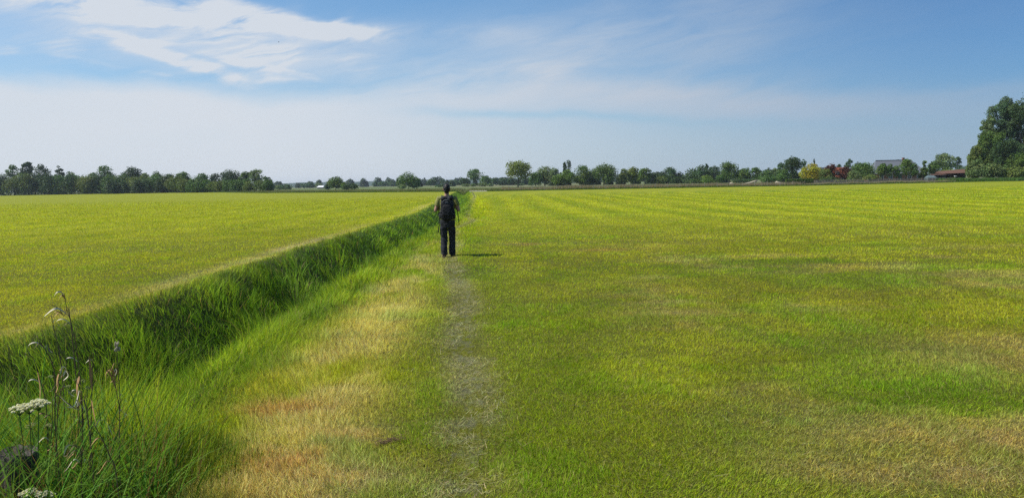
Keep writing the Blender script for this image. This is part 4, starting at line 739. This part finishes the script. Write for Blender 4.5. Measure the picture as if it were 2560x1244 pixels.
# ------------------------------------------------------------------ hiker
pg = on_ground(1121, 640); PZ0 = float(height(np.array([pg.x]), np.array([pg.y]))[0])+.012
skin = simple('skin', (.40, .22, .15), .55, .08, 12); hairm = simple('black_hair', (.012, .010, .009), .5, .3, 40, bump=.6); shirtm = simple('olive_shirt', (.22, .22, .06), .85, .12, 9, bump=.2)
trm = simple('charcoal_trousers', (.022, .023, .028), .85, .25, 7, bump=.3); bootm = simple('brown_boot', (.10, .055, .042), .7, .2, 20); packm = simple('black_pack', (.012, .012, .015), .7, .3, 9, bump=.3); strapm = simple('black_strap', (.012, .012, .013), .6, .2, 10); piping = simple('grey_piping', (.30, .30, .31), .5, .1, 9)
HK = empty('person', (pg.x, pg.y, PZ0), 'hiker seen from behind in olive t-shirt and dark trousers, walking up the path', 'person')
bm = bmesh.new(); V3 = Vector
loft(bm, [(0, 0, z) for z in (.80, .88, .97, 1.08, 1.22, 1.33, 1.39, 1.43)], [(.13, .10), (.165, .115), (.155, .11), (.14, .10), (.165, .11), (.185, .105), (.15, .09), (.075, .07)], 20)
loft(bm, [(0, -.02, 1.36), (0, -.005, 1.44), (0, .01, 1.54)], [(.07, .065), (.054, .056), (.052, .055)], 14)
ball(bm, (0, .012, 1.595), (.074, .094, .105), 20, 14); loft(bm, [(0, .04, 1.60), (0, .055, 1.54), (0, .07, 1.495)], [(.066, .06), (.056, .05), (.03, .03)], 14)
loft(bm, [(0, .095, 1.61), (0, .118, 1.575), (0, .10, 1.56)], [.009, .014, .010], 8); loft(bm, [(-.02, .103, 1.535), (.02, .103, 1.535)], [.007, .007], 6)
LIMB = {}
for s in (-1, 1):
    ball(bm, (s*.077, .005, 1.585), (.012, .022, .032), 10, 8)
    sh, el, wr = V3((s*.188, -.005, 1.365)), V3((s*.268, -.03, 1.105)), V3((s*.155, .19, 1.235))
    ball(bm, sh, (.062, .062, .06), 12, 9)
    loft(bm, [sh, sh.lerp(el, .35), sh.lerp(el, .75), el], [.056, .054, .045, .041], 14, V3((0, 0, 1)))
    ball(bm, el, (.040, .040, .042), 12, 9)
    loft(bm, [el, el.lerp(wr, .3), el.lerp(wr, .75), wr], [.040, .043, .033, .027], 14, V3((0, 0, 1)))
    d = (V3((s*.13, .205, 1.28))-wr).normalized(); pm = wr+d*.05
    loft(bm, [wr, wr+d*.03, wr+d*.085], [(.026, .02), (.039, .018), (.040, .015)], 12, V3((0, 1, 0)))
    side = V3((s, .1, 0)).normalized()
    for k in range(4):
        kn = wr+d*.088+side*(.031-.021*k)*1.0; L = (.030, .034, .033, .026)[k]
        loft(bm, [kn-d*.01, kn+d*L*.6+V3((0, .006, 0)), kn+d*L*.7+V3((-s*.004, -.018, .0)), kn+d*L*.15+V3((-s*.006, -.032, 0))], [.0098, .0092, .0088, .0075], 8, side)
    th = wr+d*.035-side*.03; loft(bm, [th, th-side*.018+d*.025, th-side*.012+d*.048+V3((0, -.016, 0))], [.012, .0105, .008], 8, V3((0, 1, 0)))
    hp = V3((s*.085, 0, .86)); kn = V3((s*.092, .03 if s < 0 else .085, .47)); an = V3((s*.088, -.075 if s < 0 else .12, .09)); LIMB[s] = (hp, kn, an)
    loft(bm, [hp, hp.lerp(kn, .4), kn, kn.lerp(an, .3), kn.lerp(an, .8), an], [.085, .078, .055, .056, .038, .036], 16)
    loft(bm, [an+V3((0, -.04, -.045)), an+V3((0, .05, -.05)), an+V3((s*.008, .15, -.065))], [(.032, .04), (.038, .035), (.036, .02)], 12, V3((0, 0, 1)))
body = link('body', remesh(bm, .0062, 3), skin, HK)
bm = bmesh.new()
for s in (-1, 1): ball(bm, (s*.03, .098, 1.605), (.012, .008, .007), 10, 8)
bm_obj('eyes', bm, white, body)
# hair: cap over skull, leaves the face free
bm = bmesh.new(); ball(bm, (0, -.008, 1.614), (.083, .094, .106), 28, 20); ball(bm, (0, -.042, 1.552), (.062, .052, .058), 20, 14)
bmesh.ops.bisect_plane(bm, geom=bm.verts[:]+bm.edges[:]+bm.faces[:], plane_co=(0, .065, 1.62), plane_no=(0, .8, -.6), clear_outer=True); bmesh.ops.holes_fill(bm, edges=[e_ for e_ in bm.edges if e_.is_boundary])
me = remesh(bm, .006, 2)
co = np.empty(len(me.vertices)*3); me.vertices.foreach_get('co', co); co = co.reshape(-1, 3); nn = fbm(co[:, 0]*60+co[:, 1]*30, co[:, 2]*45, 7, 3)-.5
ctr = np.array([0, -.01, 1.6]); dv = co-ctr; dv /= np.linalg.norm(dv, axis=1)[:, None]; me.vertices.foreach_set('co', (co+dv*nn[:, None]*.022).ravel()); link('hair', me, hairm, HK)
# t-shirt
bm = bmesh.new()
loft(bm, [(0, -.004, z) for z in (.87, .95, 1.05, 1.20, 1.32, 1.385, 1.425, 1.437)], [(.178, .13), (.182, .13), (.172, .122), (.19, .128), (.206, .12), (.175, .105), (.098, .083), (.07, .07)], 28)
for s in (-1, 1):
    sh, el = V3((s*.185, -.005, 1.37)), V3((s*.268, -.03, 1.105)); loft(bm, [V3((s*.10, -.005, 1.365)), sh, sh.lerp(el, .3), sh.lerp(el, .62)], [(.07, .07), (.074, .074), (.070, .070), (.071, .069)], 18, V3((0, 1, 0))); ball(bm, sh, (.07, .07, .066), 14, 10)
def wrinkle(me, amp, fx, fz, sd_):
    co = np.empty(len(me.vertices)*3); me.vertices.foreach_get('co', co); co = co.reshape(-1, 3); no = np.empty_like(co); me.vertices.foreach_get('normal', no.ravel()) if False else None
    no = np.array([v_.normal[:] for v_ in me.vertices]); nn = fbm(co[:, 0]*fx+co[:, 1]*fx*.7, co[:, 2]*fz+co[:, 0]*fx*.6, sd_, 3)-.5
    me.vertices.foreach_set('co', (co+no*nn[:, None]*amp).ravel()); me.update(); return me
link('t_shirt', wrinkle(remesh(bm, .009, 2), .03, 12, 14, 5), shirtm, HK)
# trousers
bm = bmesh.new(); loft(bm, [(0, 0, z) for z in (.70, .78, .88, .95, .985)], [(.135, .12), (.170, .135), (.174, .134), (.165, .126), (.158, .12)], 28)
for s in (-1, 1):
    hp, kn, an = LIMB[s]; lo = an+V3((0, .01, -.03))
    loft(bm, [hp+V3((s*.004, 0, -.02)), hp.lerp(kn, .45)+V3((s*.004, 0, 0)), kn, kn.lerp(lo, .35), kn.lerp(lo, .75)+V3((0, -.01, 0)), lo], [(.088, .112), (.086, .105), (.078, .088), (.078, .088), (.075, .085), (.074, .088)], 20)
tr_ = link('trousers', wrinkle(remesh(bm, .009, 2), .036, 9, 16, 9), trm, HK)
for s in (-1, 1):
    hp, kn, an = LIMB[s]; bm = bmesh.new(); c_ = hp.lerp(kn, .62)+V3((s*.074, 0, 0)); box(bm, c_, (.03, .13, .17), None, .01); bm_obj('thigh_pocket', bm, trm, tr_)
    bm = bmesh.new()   # boot
    loft(bm, [an+V3((0, -.005, .08)), an+V3((0, -.005, .02)), an+V3((0, 0, -.03)), an+V3((0, 0, -.075))], [(.05, .055), (.047, .055), (.048, .062), (.046, .07)], 16)
    loft(bm, [an+V3((0, -.06, -.045)), an+V3((0, .05, -.045)), an+V3((s*.01, .13, -.055)), an+V3((s*.014, .185, -.062))], [(.043, .036), (.049, .04), (.051, .03), (.035, .016)], 16, V3((0, 0, 1)))
    bt = link('boot', remesh(bm, .008, 2), bootm, HK)
    bm = bmesh.new(); loft(bm, [an+V3((0, -.078, -.082)), an+V3((0, .0, -.084)), an+V3((s*.01, .11, -.084)), an+V3((s*.014, .195, -.078))], [(.043, .014), (.048, .014), (.054, .014), (.034, .011)], 14, V3((0, 0, 1)), 3); bm_obj('sole', bm, black, bt, True)
# backpack
BP = empty('backpack', (pg.x, pg.y, PZ0), 'black hiking backpack with hanging straps carried by the hiker', 'backpack'); ox = .022
bm = bmesh.new(); loft(bm, [(ox, -.225, z) for z in (.885, .91, .98, 1.12, 1.26, 1.34, 1.37)], [(.09, .06), (.135, .085), (.150, .10), (.152, .108), (.146, .10), (.135, .088), (.11, .07)], 28, V3((0, 1, 0)), 3.2)
link('main_bag', wrinkle(remesh(bm, .009, 2), .022, 12, 16, 3), packm, BP)
bm = bmesh.new(); loft(bm, [(ox, -.222, z) for z in (1.345, 1.36, 1.405, 1.43, 1.442)], [(.13, .09), (.148, .108), (.146, .105), (.122, .085), (.08, .06)], 28, V3((0, 1, 0)), 3.4)
lid = link('lid', wrinkle(remesh(bm, .008, 2), .022, 16, 20, 4), packm, BP)
for k, pts in enumerate([[(-.10, 1.30), (-.06, 1.345), (.0, 1.352), (.06, 1.345), (.10, 1.31)], [(-.09, 1.255), (-.04, 1.285), (.03, 1.28), (.09, 1.26)], [(.02, 1.375), (.06, 1.388), (.10, 1.382)], [(-.045, 1.315), (-.01, 1.30), (.04, 1.318)]]):
    bm = bmesh.new(); loft(bm, [(ox+a, -.334+.02*abs(a/.1)**2+(.012 if b < 1.3 else 0), b) for a, b in pts], [(.004, .0045)]*len(pts), 6); bm_obj('piping', bm, piping, lid)
bm = bmesh.new(); loft(bm, [(ox, -.315, z) for z in (.97, .99, 1.08, 1.2, 1.235)], [(.085, .02), (.108, .034), (.112, .038), (.10, .03), (.07, .015)], 22, V3((0, 1, 0)), 3); link('front_pocket', wrinkle(remesh(bm, .007, 2), .014, 16, 20, 6), packm, BP)
for s in (-1, 1):
    bm = bmesh.new(); loft(bm, [(ox+s*.138, -.21, z) for z in (.93, .95, 1.03, 1.12)], [(.02, .05), (.032, .065), (.034, .068), (.028, .062)], 16, V3((0, 1, 0)), 2.6); bm_obj('side_pocket', bm, packm, BP, True)
    bm = bmesh.new(); loft(bm, [(s*.075, -.12, 1.36), (s*.09, -.06, 1.425), (s*.105, .0, 1.442), (s*.12, .075, 1.41), (s*.125, .13, 1.32), (s*.135, .135, 1.2), (s*.155, .09, 1.10), (s*.18, -.03, 1.03), (s*.15, -.14, 1.0)], [(.028, .009)]*6+[(.014, .006)]*3, 10, V3((0, 1, .2)), 3); bm_obj('shoulder_strap', bm, strapm, BP, True)
    for z in (1.06, 1.22):
        bm = bmesh.new(); loft(bm, [(ox+s*.12, -.33+.02, z), (ox+s*.158, -.28, z+.005), (ox+s*.160, -.17, z+.01)], [(.010, .003)]*3, 6, V3((0, 0, 1))); bm_obj('compression_strap', bm, strapm, BP)
    bm = bmesh.new(); a = [(-.205, .06, 1.13), (-.205, .04, 1.02), (-.197, .03, .92), (-.20, .02, .80)] if s < 0 else [(.228, .08, 1.12), (.245, .06, 1.0), (.262, .05, .87), (.272, .04, .745)]
    loft(bm, a, [(.008, .0045)]*4, 6); bm_obj('hanging_strap', bm, strapm, BP)
bm = bmesh.new(); loft(bm, [(-.185, -.02, .83), (-.20, -.03, .74), (-.213, -.03, .65), (-.222, -.03, .575)], [(.009, .005), (.009, .005), (.012, .006), (.011, .006)], 6); bm_obj('hanging_strap', bm, strapm, BP)
bm = bmesh.new(); pts = [(.19*math.cos(t_), .145*math.sin(t_)-.01, .955+.01*math.sin(t_*2)) for t_ in np.linspace(-.5*math.pi+.35, 1.5*math.pi-.35, 22)]; loft(bm, pts, [(.006, .05)]*22, 8, V3((0, 0, 1)), 3); bm_obj('hip_belt', bm, strapm, BP, True)
bm = bmesh.new(); loft(bm, [(ox-.03, -.13, 1.40), (ox-.025, -.12, 1.445), (ox+.025, -.12, 1.445), (ox+.03, -.13, 1.40)], [.006]*4, 6); bm_obj('haul_loop', bm, strapm, BP)

# ------------------------------------------------------------------ near corner: stump, flowers, dead stalks
tp = at(44, 1128, 3.25); bm = bmesh.new(); n_ = 22; rr = random.Random(3); prof = [1+rr.uniform(-.10, .10) for _ in range(n_)]; rings = []
hs = tp.z-float(height(np.array([tp.x]), np.array([tp.y]))[0])
for z, k in ((-.2, 1.05), (0, 1.03), (hs*.4, .98), (hs*.8, .97), (hs*.97, 1.0), (hs, .95)):
    rings.append([bm.verts.new((.086*k*prof[i]*math.cos(2*math.pi*i/n_), .075*k*prof[i]*math.sin(2*math.pi*i/n_), z+(rr.uniform(-.014, .012) if z > hs*.9 else 0))) for i in range(n_)])
for k, dz in ((.7, -.012), (.4, -.004), (.15, -.016)): rings.append([bm.verts.new((.086*k*prof[i]*math.cos(2*math.pi*i/n_), .075*k*prof[i]*math.sin(2*math.pi*i/n_), hs+dz+rr.uniform(-.008, .008))) for i in range(n_)])
for a, b in zip(rings[:-1], rings[1:]):
    for i in range(n_): bm.faces.new((a[i], a[(i+1) % n_], b[(i+1) % n_], b[i]))
bm.faces.new(rings[-1]); ST = bm_obj('wooden_post', bm, simple('rotten_wood', (.075, .065, .055), .95, .55, 18, bump=1.0, stretch=(1, 1, .35)), None)
ST.location = (tp.x, tp.y, tp.z-hs); tag(ST, 'dark weathered stump of a wooden post in the grass beside the white umbel flowers', 'post')

def ribbon(pts, ws, tw=0.0):
    V = []; P = [Vector(p_) for p_ in pts]
    for i, p_ in enumerate(P):
        t_ = (P[min(i+1, len(P)-1)]-P[max(i-1, 0)]).normalized(); a = t_.cross(Vector((.25, 1, .1))).normalized(); a = Matrix.Rotation(tw*i, 3, t_) @ a
        V += [p_-a*ws[i]*.5, p_+a*ws[i]*.5]
    return np.array([v_[:] for v_ in V]), np.array([(2*i, 2*i+1, 2*i+3, 2*i+2) for i in range(len(P)-1)])
def smooth_pts(pts, k=5):
    P = [Vector(p_) for p_ in pts]; out = []
    for i in range(len(P)-1):
        a, b, c_, d = P[max(i-1, 0)], P[i], P[i+1], P[min(i+2, len(P)-1)]
        for j in range(k):
            t = j/k; out.append(.5*((2*b)+(c_-a)*t+(2*a-5*b+4*c_-d)*t*t+(3*b-a-3*c_+d)*t*t*t))
    return out+[P[-1]]
stemd = simple('dry_stem', (.13, .09, .05), .8, .3, 20); stemg = simple('green_stem', (.07, .12, .03), .6, .2, 20); palel = simple('bleached_leaf', (.62, .55, .40), .6, .15, 20); brownl = simple('brown_leaf', (.40, .23, .10), .7, .25, 20)
def stalk(Y, stem, leaves, label, head=None, mat_=None, th=.0028):
    """stem: photo pixels from the tip down; leaves: (pixels, width m, material)"""
    P = [at(a, b, Y+.02*i) for i, (a, b) in enumerate(stem)]; base = P[-1]; z0 = float(height(np.array([base.x]), np.array([base.y]))[0])
    o = empty('dead_reed', (base.x, base.y, z0), label, 'dry plant', 'dead stalks in the near corner'); off = Vector((base.x, base.y, z0))
    P = [p_-off for p_ in P]; P.append(Vector((0, .02, -.03))) if P[-1].z > .02 else None
    P = smooth_pts(P, 4); bm = bmesh.new(); loft(bm, P, [th*(.55+.6*i/len(P)) for i in range(len(P))], 6); bm_obj('stem', bm, mat_ or stemd, o, True)
    for lp, wd_, lm in leaves:
        L = smooth_pts([at(a, b, Y-.01)-off+Vector((0, -.012*i, 0)) for i, (a, b) in enumerate(lp)], 5); n2 = len(L)
        v_, f_ = ribbon(L, [wd_*.62*max(.08, math.sin(math.pi*(.12+.85*i/n2)))for i in range(n2)], .05); me = np_mesh('leaf', v_, f_, None, True); link('leaf', me, lm, o)
    for k in range(4):
        a0 = P[int(len(P)*random.uniform(.08, .75))]; sd_ = random.choice((-1, 1)); l_ = random.uniform(.02, .07)
        L = smooth_pts([a0, a0+Vector((sd_*l_*.4, -.01, l_*.5)), a0+Vector((sd_*l_*.9, -.02, l_*random.uniform(-.2, .5))), a0+Vector((sd_*l_*1.2, -.02, -l_*random.uniform(.1, .7)))], 4)
        v_, f_ = ribbon(L, [.0055*max(.1, math.sin(math.pi*(.1+.88*i/len(L)))) for i in range(len(L))], .12); link('leaf', np_mesh('leaf', v_, f_, None, True), random.choice((brownl, palel, stemd)), o)
    if head:
        bm = bmesh.new(); a = at(*head[0], Y)-off; b = at(*head[1], Y)-off
        for k in range(40):
            c_ = a.lerp(b, random.random())+Vector((random.gauss(0, .006), random.gauss(0, .006), 0)); ball(bm, c_, (.004, .004, .007), 5, 4)
        bm_obj('seed_head', bm, head[2], o)
    return o
stalk(3.7, [(160, 732), (168, 775), (184, 830), (196, 905), (205, 1000), (212, 1120), (216, 1230)], [([(160, 742), (158, 730), (150, 728), (146, 738)], .012, palel), ([(163, 752), (166, 745), (162, 735), (158, 745)], .014, brownl), ([(172, 790), (160, 775), (148, 765), (135, 755)], .006, stemd)], 'tallest dead stalk, standing above the ditch grass with a pale hooked leaf at its tip')
stalk(3.6, [(148, 772), (160, 790), (178, 812)], [([(165, 783), (150, 770), (138, 772), (122, 787)], .016, palel)], 'short bent stalk with a white drooping leaf below the tallest tip')
stalk(3.7, [(128, 788), (138, 835), (150, 890), (160, 1000), (165, 1150)], [], 'plain dark upright stalk left of the tallest dead stalk')
stalk(3.8, [(292, 858), (293, 890), (297, 945), (300, 1010), (297, 1100), (292, 1200)], [([(296, 935), (290, 905), (283, 925), (277, 940)], .006, brownl)], 'straight stalk with a pale round seed head, rightmost of the dead plants', ((291, 855), (293, 876), simple('pale_seed', (.46, .40, .27), .9, .2, 30)))
stalk(3.5, [(284, 925), (287, 950), (292, 985), (299, 1030), (300, 1180)], [([(286, 935), (282, 922), (275, 925), (272, 935)], .012, brownl), ([(286, 930), (292, 920), (298, 925), (297, 935)], .010, palel), ([(287, 965), (285, 945), (281, 930), (276, 918)], .016, brownl), ([(288, 970), (290, 950), (294, 940), (290, 925)], .014, brownl)], 'stalk topped with curled orange brown leaves beside the seed head stalk')
stalk(3.4, [(233, 880), (232, 930), (230, 980), (228, 1050), (226, 1230)], [([(230, 975), (231, 945), (233, 915), (234, 885)], .020, brownl), ([(229, 1000), (236, 1020), (245, 1045), (252, 1060)], .018, brownl)], 'dead reed with one broad upright brown leaf')
stalk(3.4, [(70, 880), (85, 900), (100, 950), (112, 990), (118, 1060), (122, 1200)], [([(76, 895), (72, 885), (68, 878)], .012, brownl), ([(94, 930), (104, 965), (108, 990), (112, 1010)], .014, brownl)], 'leaning reed with an orange tip above the white umbel flower')
stalk(3.3, [(165, 905), (163, 950), (150, 990), (143, 1050), (140, 1200)], [([(150, 935), (160, 915), (172, 916), (178, 930)], .012, palel), ([(158, 940), (168, 925), (178, 935), (170, 945)], .014, palel), ([(156, 935), (150, 950), (152, 965), (148, 985)], .018, brownl), ([(148, 930), (147, 945), (150, 962)], .016, brownl)], 'dead reed with several pale curled leaves in the middle of the clump')
stalk(3.3, [(196, 930), (198, 970), (204, 1010), (206, 1080), (205, 1220)], [([(192, 1020), (196, 1000), (203, 998), (205, 1012)], .018, palel), ([(198, 975), (195, 1000), (190, 1012), (180, 1010)], .012, palel), ([(198, 940), (197, 960), (200, 985)], .024, brownl)], 'dead reed with a white twisted leaf halfway up')
stalk(3.1, [(140, 985), (160, 1000), (190, 1020), (218, 1030)], [([(150, 990), (175, 1008), (200, 1018), (225, 1008)], .006, palel)], 'dead reed snapped over and lying across the clump')
stalk(3.1, [(182, 1110), (200, 1120), (204, 1160), (205, 1235)], [([(160, 1135), (170, 1115), (184, 1106), (202, 1110)], .014, palel), ([(212, 1155), (216, 1145), (224, 1143), (228, 1150)], .010, palel)], 'low stalk with a long bleached leaf near the bottom of the clump')
stalk(3.15, [(98, 850), (112, 872), (130, 905), (138, 960), (140, 1100)], [], 'dark bent stalk rising behind the white umbel flower')
stalk(3.0, [(235, 1060), (255, 1095), (275, 1140), (292, 1195)], [], 'dark thin stalk leaning to the lower right')
stalk(3.3, [(132, 990), (130, 1060), (126, 1120), (122, 1200)], [], 'black straight stem just right of the white umbel flower')
for i, (px, py) in enumerate([(60, 1150), (110, 1190)]): pass
wf = M['blade']
def umbel(name, spots, Y, label, stem_px, scale=1.0, ns=14, green=False):
    base = at(*stem_px, Y); z0 = float(height(np.array([base.x]), np.array([base.y]))[0]); off = Vector((base.x, base.y, z0)); r = np.random.default_rng(int(spots[0][0]))
    o = empty(name, off, label, 'wild flower', 'white umbel flowers in the near corner')
    for (px, py, wpx, hpx) in spots:
        c_ = at(px, py, Y)-off; R_ = wpx*Y/F*.5; bm = bmesh.new(); hub = c_+Vector((0, 0, -R_*.9)); P = []
        for k in range(ns):
            a = k*2.4; q = math.sqrt((k+.5)/ns); e_ = c_+Vector((R_*q*math.cos(a), R_*q*math.sin(a)*.9, -R_*.5*q*q+r.uniform(-.1, .1)*R_+hpx*Y/F*.15)); loft(bm, [hub, e_], [.0009*scale, .0006*scale], 4)
            n2 = 60; d = r.standard_normal((n2, 3)); d /= np.linalg.norm(d, axis=1)[:, None]; d[:, 2] = np.abs(d[:, 2])*.8; P.append(np.array(e_[:])+d*R_*.2*r.uniform(.5, 1, (n2, 1)))
        loft(bm, smooth_pts([hub, hub.lerp(Vector((0, 0, 0)), .5)+Vector((.01, 0, 0)), Vector((0, 0, 0))], 4), [.0016*scale+.0002*i for i in range(9)], 6); bm_obj('stem', bm, stemg, o)
        P = np.concatenate(P); n2 = len(P); nr = r.standard_normal((n2, 3))+np.array([0, 0, 1.2]); nr /= np.linalg.norm(nr, axis=1)[:, None]; a = np.cross(nr, r.standard_normal((n2, 3))); a /= np.linalg.norm(a, axis=1)[:, None]; b = np.cross(nr, a); s = .0030*scale*r.uniform(.6, 1.2, n2)[:, None]
        V = np.stack([P-a*s, P-b*s, P+a*s, P+b*s], 1).reshape(-1, 3); K = np.repeat((c3(.42, .46, .25) if green else c3(.80, .80, .72))*r.uniform(.85, 1.05, (n2, 1)), 4, 0)
        link('flower_head', np_mesh('flower_head', V, np.arange(4*n2).reshape(-1, 4), K), wf, o)
    x_ = off.x; V, T, K = blades(np.array([[0, 0, 0]]*9)+r.normal(0, .02, (9, 3))*[1, 1, 0], r.uniform(.12, .26, 9), r.uniform(.02, .035, 9), r.uniform(0, 6.28, 9), r.uniform(.3, .8, 9), r.uniform(.3, 1, 9), jit(c3(.08, .15, .03)+np.zeros((9, 3)), 9), 5); link('leaf', np_mesh('leaf', V, T, K), wf, o)
umbel('umbel_flower', [(48, 1018, 48, 30), (95, 1004, 52, 26), (72, 1014, 50, 30)], 3.2, 'largest white umbel flower head, above the dark post stump', (62, 1215), 1.25, 20)
umbel('umbel_flower', [(72, 1228, 46, 24), (112, 1232, 42, 18)], 3.0, 'white umbel flower head at the very bottom edge near the corner', (85, 1300), 1.2, 18)
umbel('umbel_flower', [(125, 940, 20, 9), (192, 948, 18, 8), (206, 950, 18, 8), (218, 968, 18, 7), (170, 964, 16, 7), (196, 978, 18, 7), (182, 978, 18, 8)], 3.8, 'loose cluster of small greenish white umbels among the brown reeds', (180, 1180), .9, 7, True)
umbel('umbel_flower', [(120, 1062, 24, 12), (78, 1060, 26, 12)], 3.4, 'small faded greenish umbel under the largest white one', (104, 1200), .9, 8, True)
# dry clod on the turf
g0 = on_ground(974, 1112); bm = bmesh.new()
for i in range(260):
    a = Vector((random.gauss(0, .045), random.gauss(0, .012), abs(random.gauss(.012, .012)))); a.y += a.x*.55; d = Vector((1, .5, random.gauss(.15, .25))).normalized(); d = Matrix.Rotation(random.gauss(0, .6), 3, 'Z') @ d; L = random.uniform(.01, .03); loft(bm, [a-d*L, a, a+d*L+Vector((0, 0, -.004))], [.0012, .0016, .0008], 4)
cl_ = bm_obj('grass_clod', bm, simple('dry_clod', (.20, .13, .07), .95, .3, 30), None); cl_.location = (g0.x, g0.y, g0.z+.012); tag(cl_, 'small brown clod of matted dry grass left of the footpath', 'clod')
# bird
b0 = at(697, 106, 140); bm = bmesh.new(); loft(bm, [(-.12, 0, 0), (-.03, 0, .01), (.06, 0, .02), (.12, 0, .02)], [.01, .035, .035, .012], 8)
BD = bm_obj('bird', bm, black, None); BD.location = b0; tag(BD, 'tiny dark bird flying in front of the white cloud', 'bird')
for s in (-1, 1):
    bm = bmesh.new(); vs = [bm.verts.new(p_) for p_ in [(.05, 0, .03), (-.05, 0, .03), (-.06, s*.16, .10), (.03, s*.16, .11), (-.05, s*.30, .06)]]; bm.faces.new([vs[0], vs[1], vs[2], vs[3]]); bm.faces.new([vs[3], vs[2], vs[4]]); bmesh.ops.solidify(bm, geom=bm.faces[:], thickness=.008); bm_obj('wing', bm, black, BD)

# ------------------------------------------------------------------ air
HAZE = .00013
bm = bmesh.new(); box(bm, (200, 2050, 16), (7400, 4300, 36)); hz_o = bm_obj('haze', bm, None); m, n = mat('haze')
pv = n.n('ShaderNodeVolumePrincipled'); pv.inputs['Color'].default_value = (.78, .88, 1, 1); pv.inputs['Density'].default_value = HAZE; pv.inputs['Anisotropy'].default_value = .1
o = n.n('ShaderNodeOutputMaterial'); n.t.links.new(pv.outputs[0], o.inputs['Volume']); hz_o.data.materials.append(m); tag(hz_o, 'thin bluish summer haze over the far fields', kind='stuff')
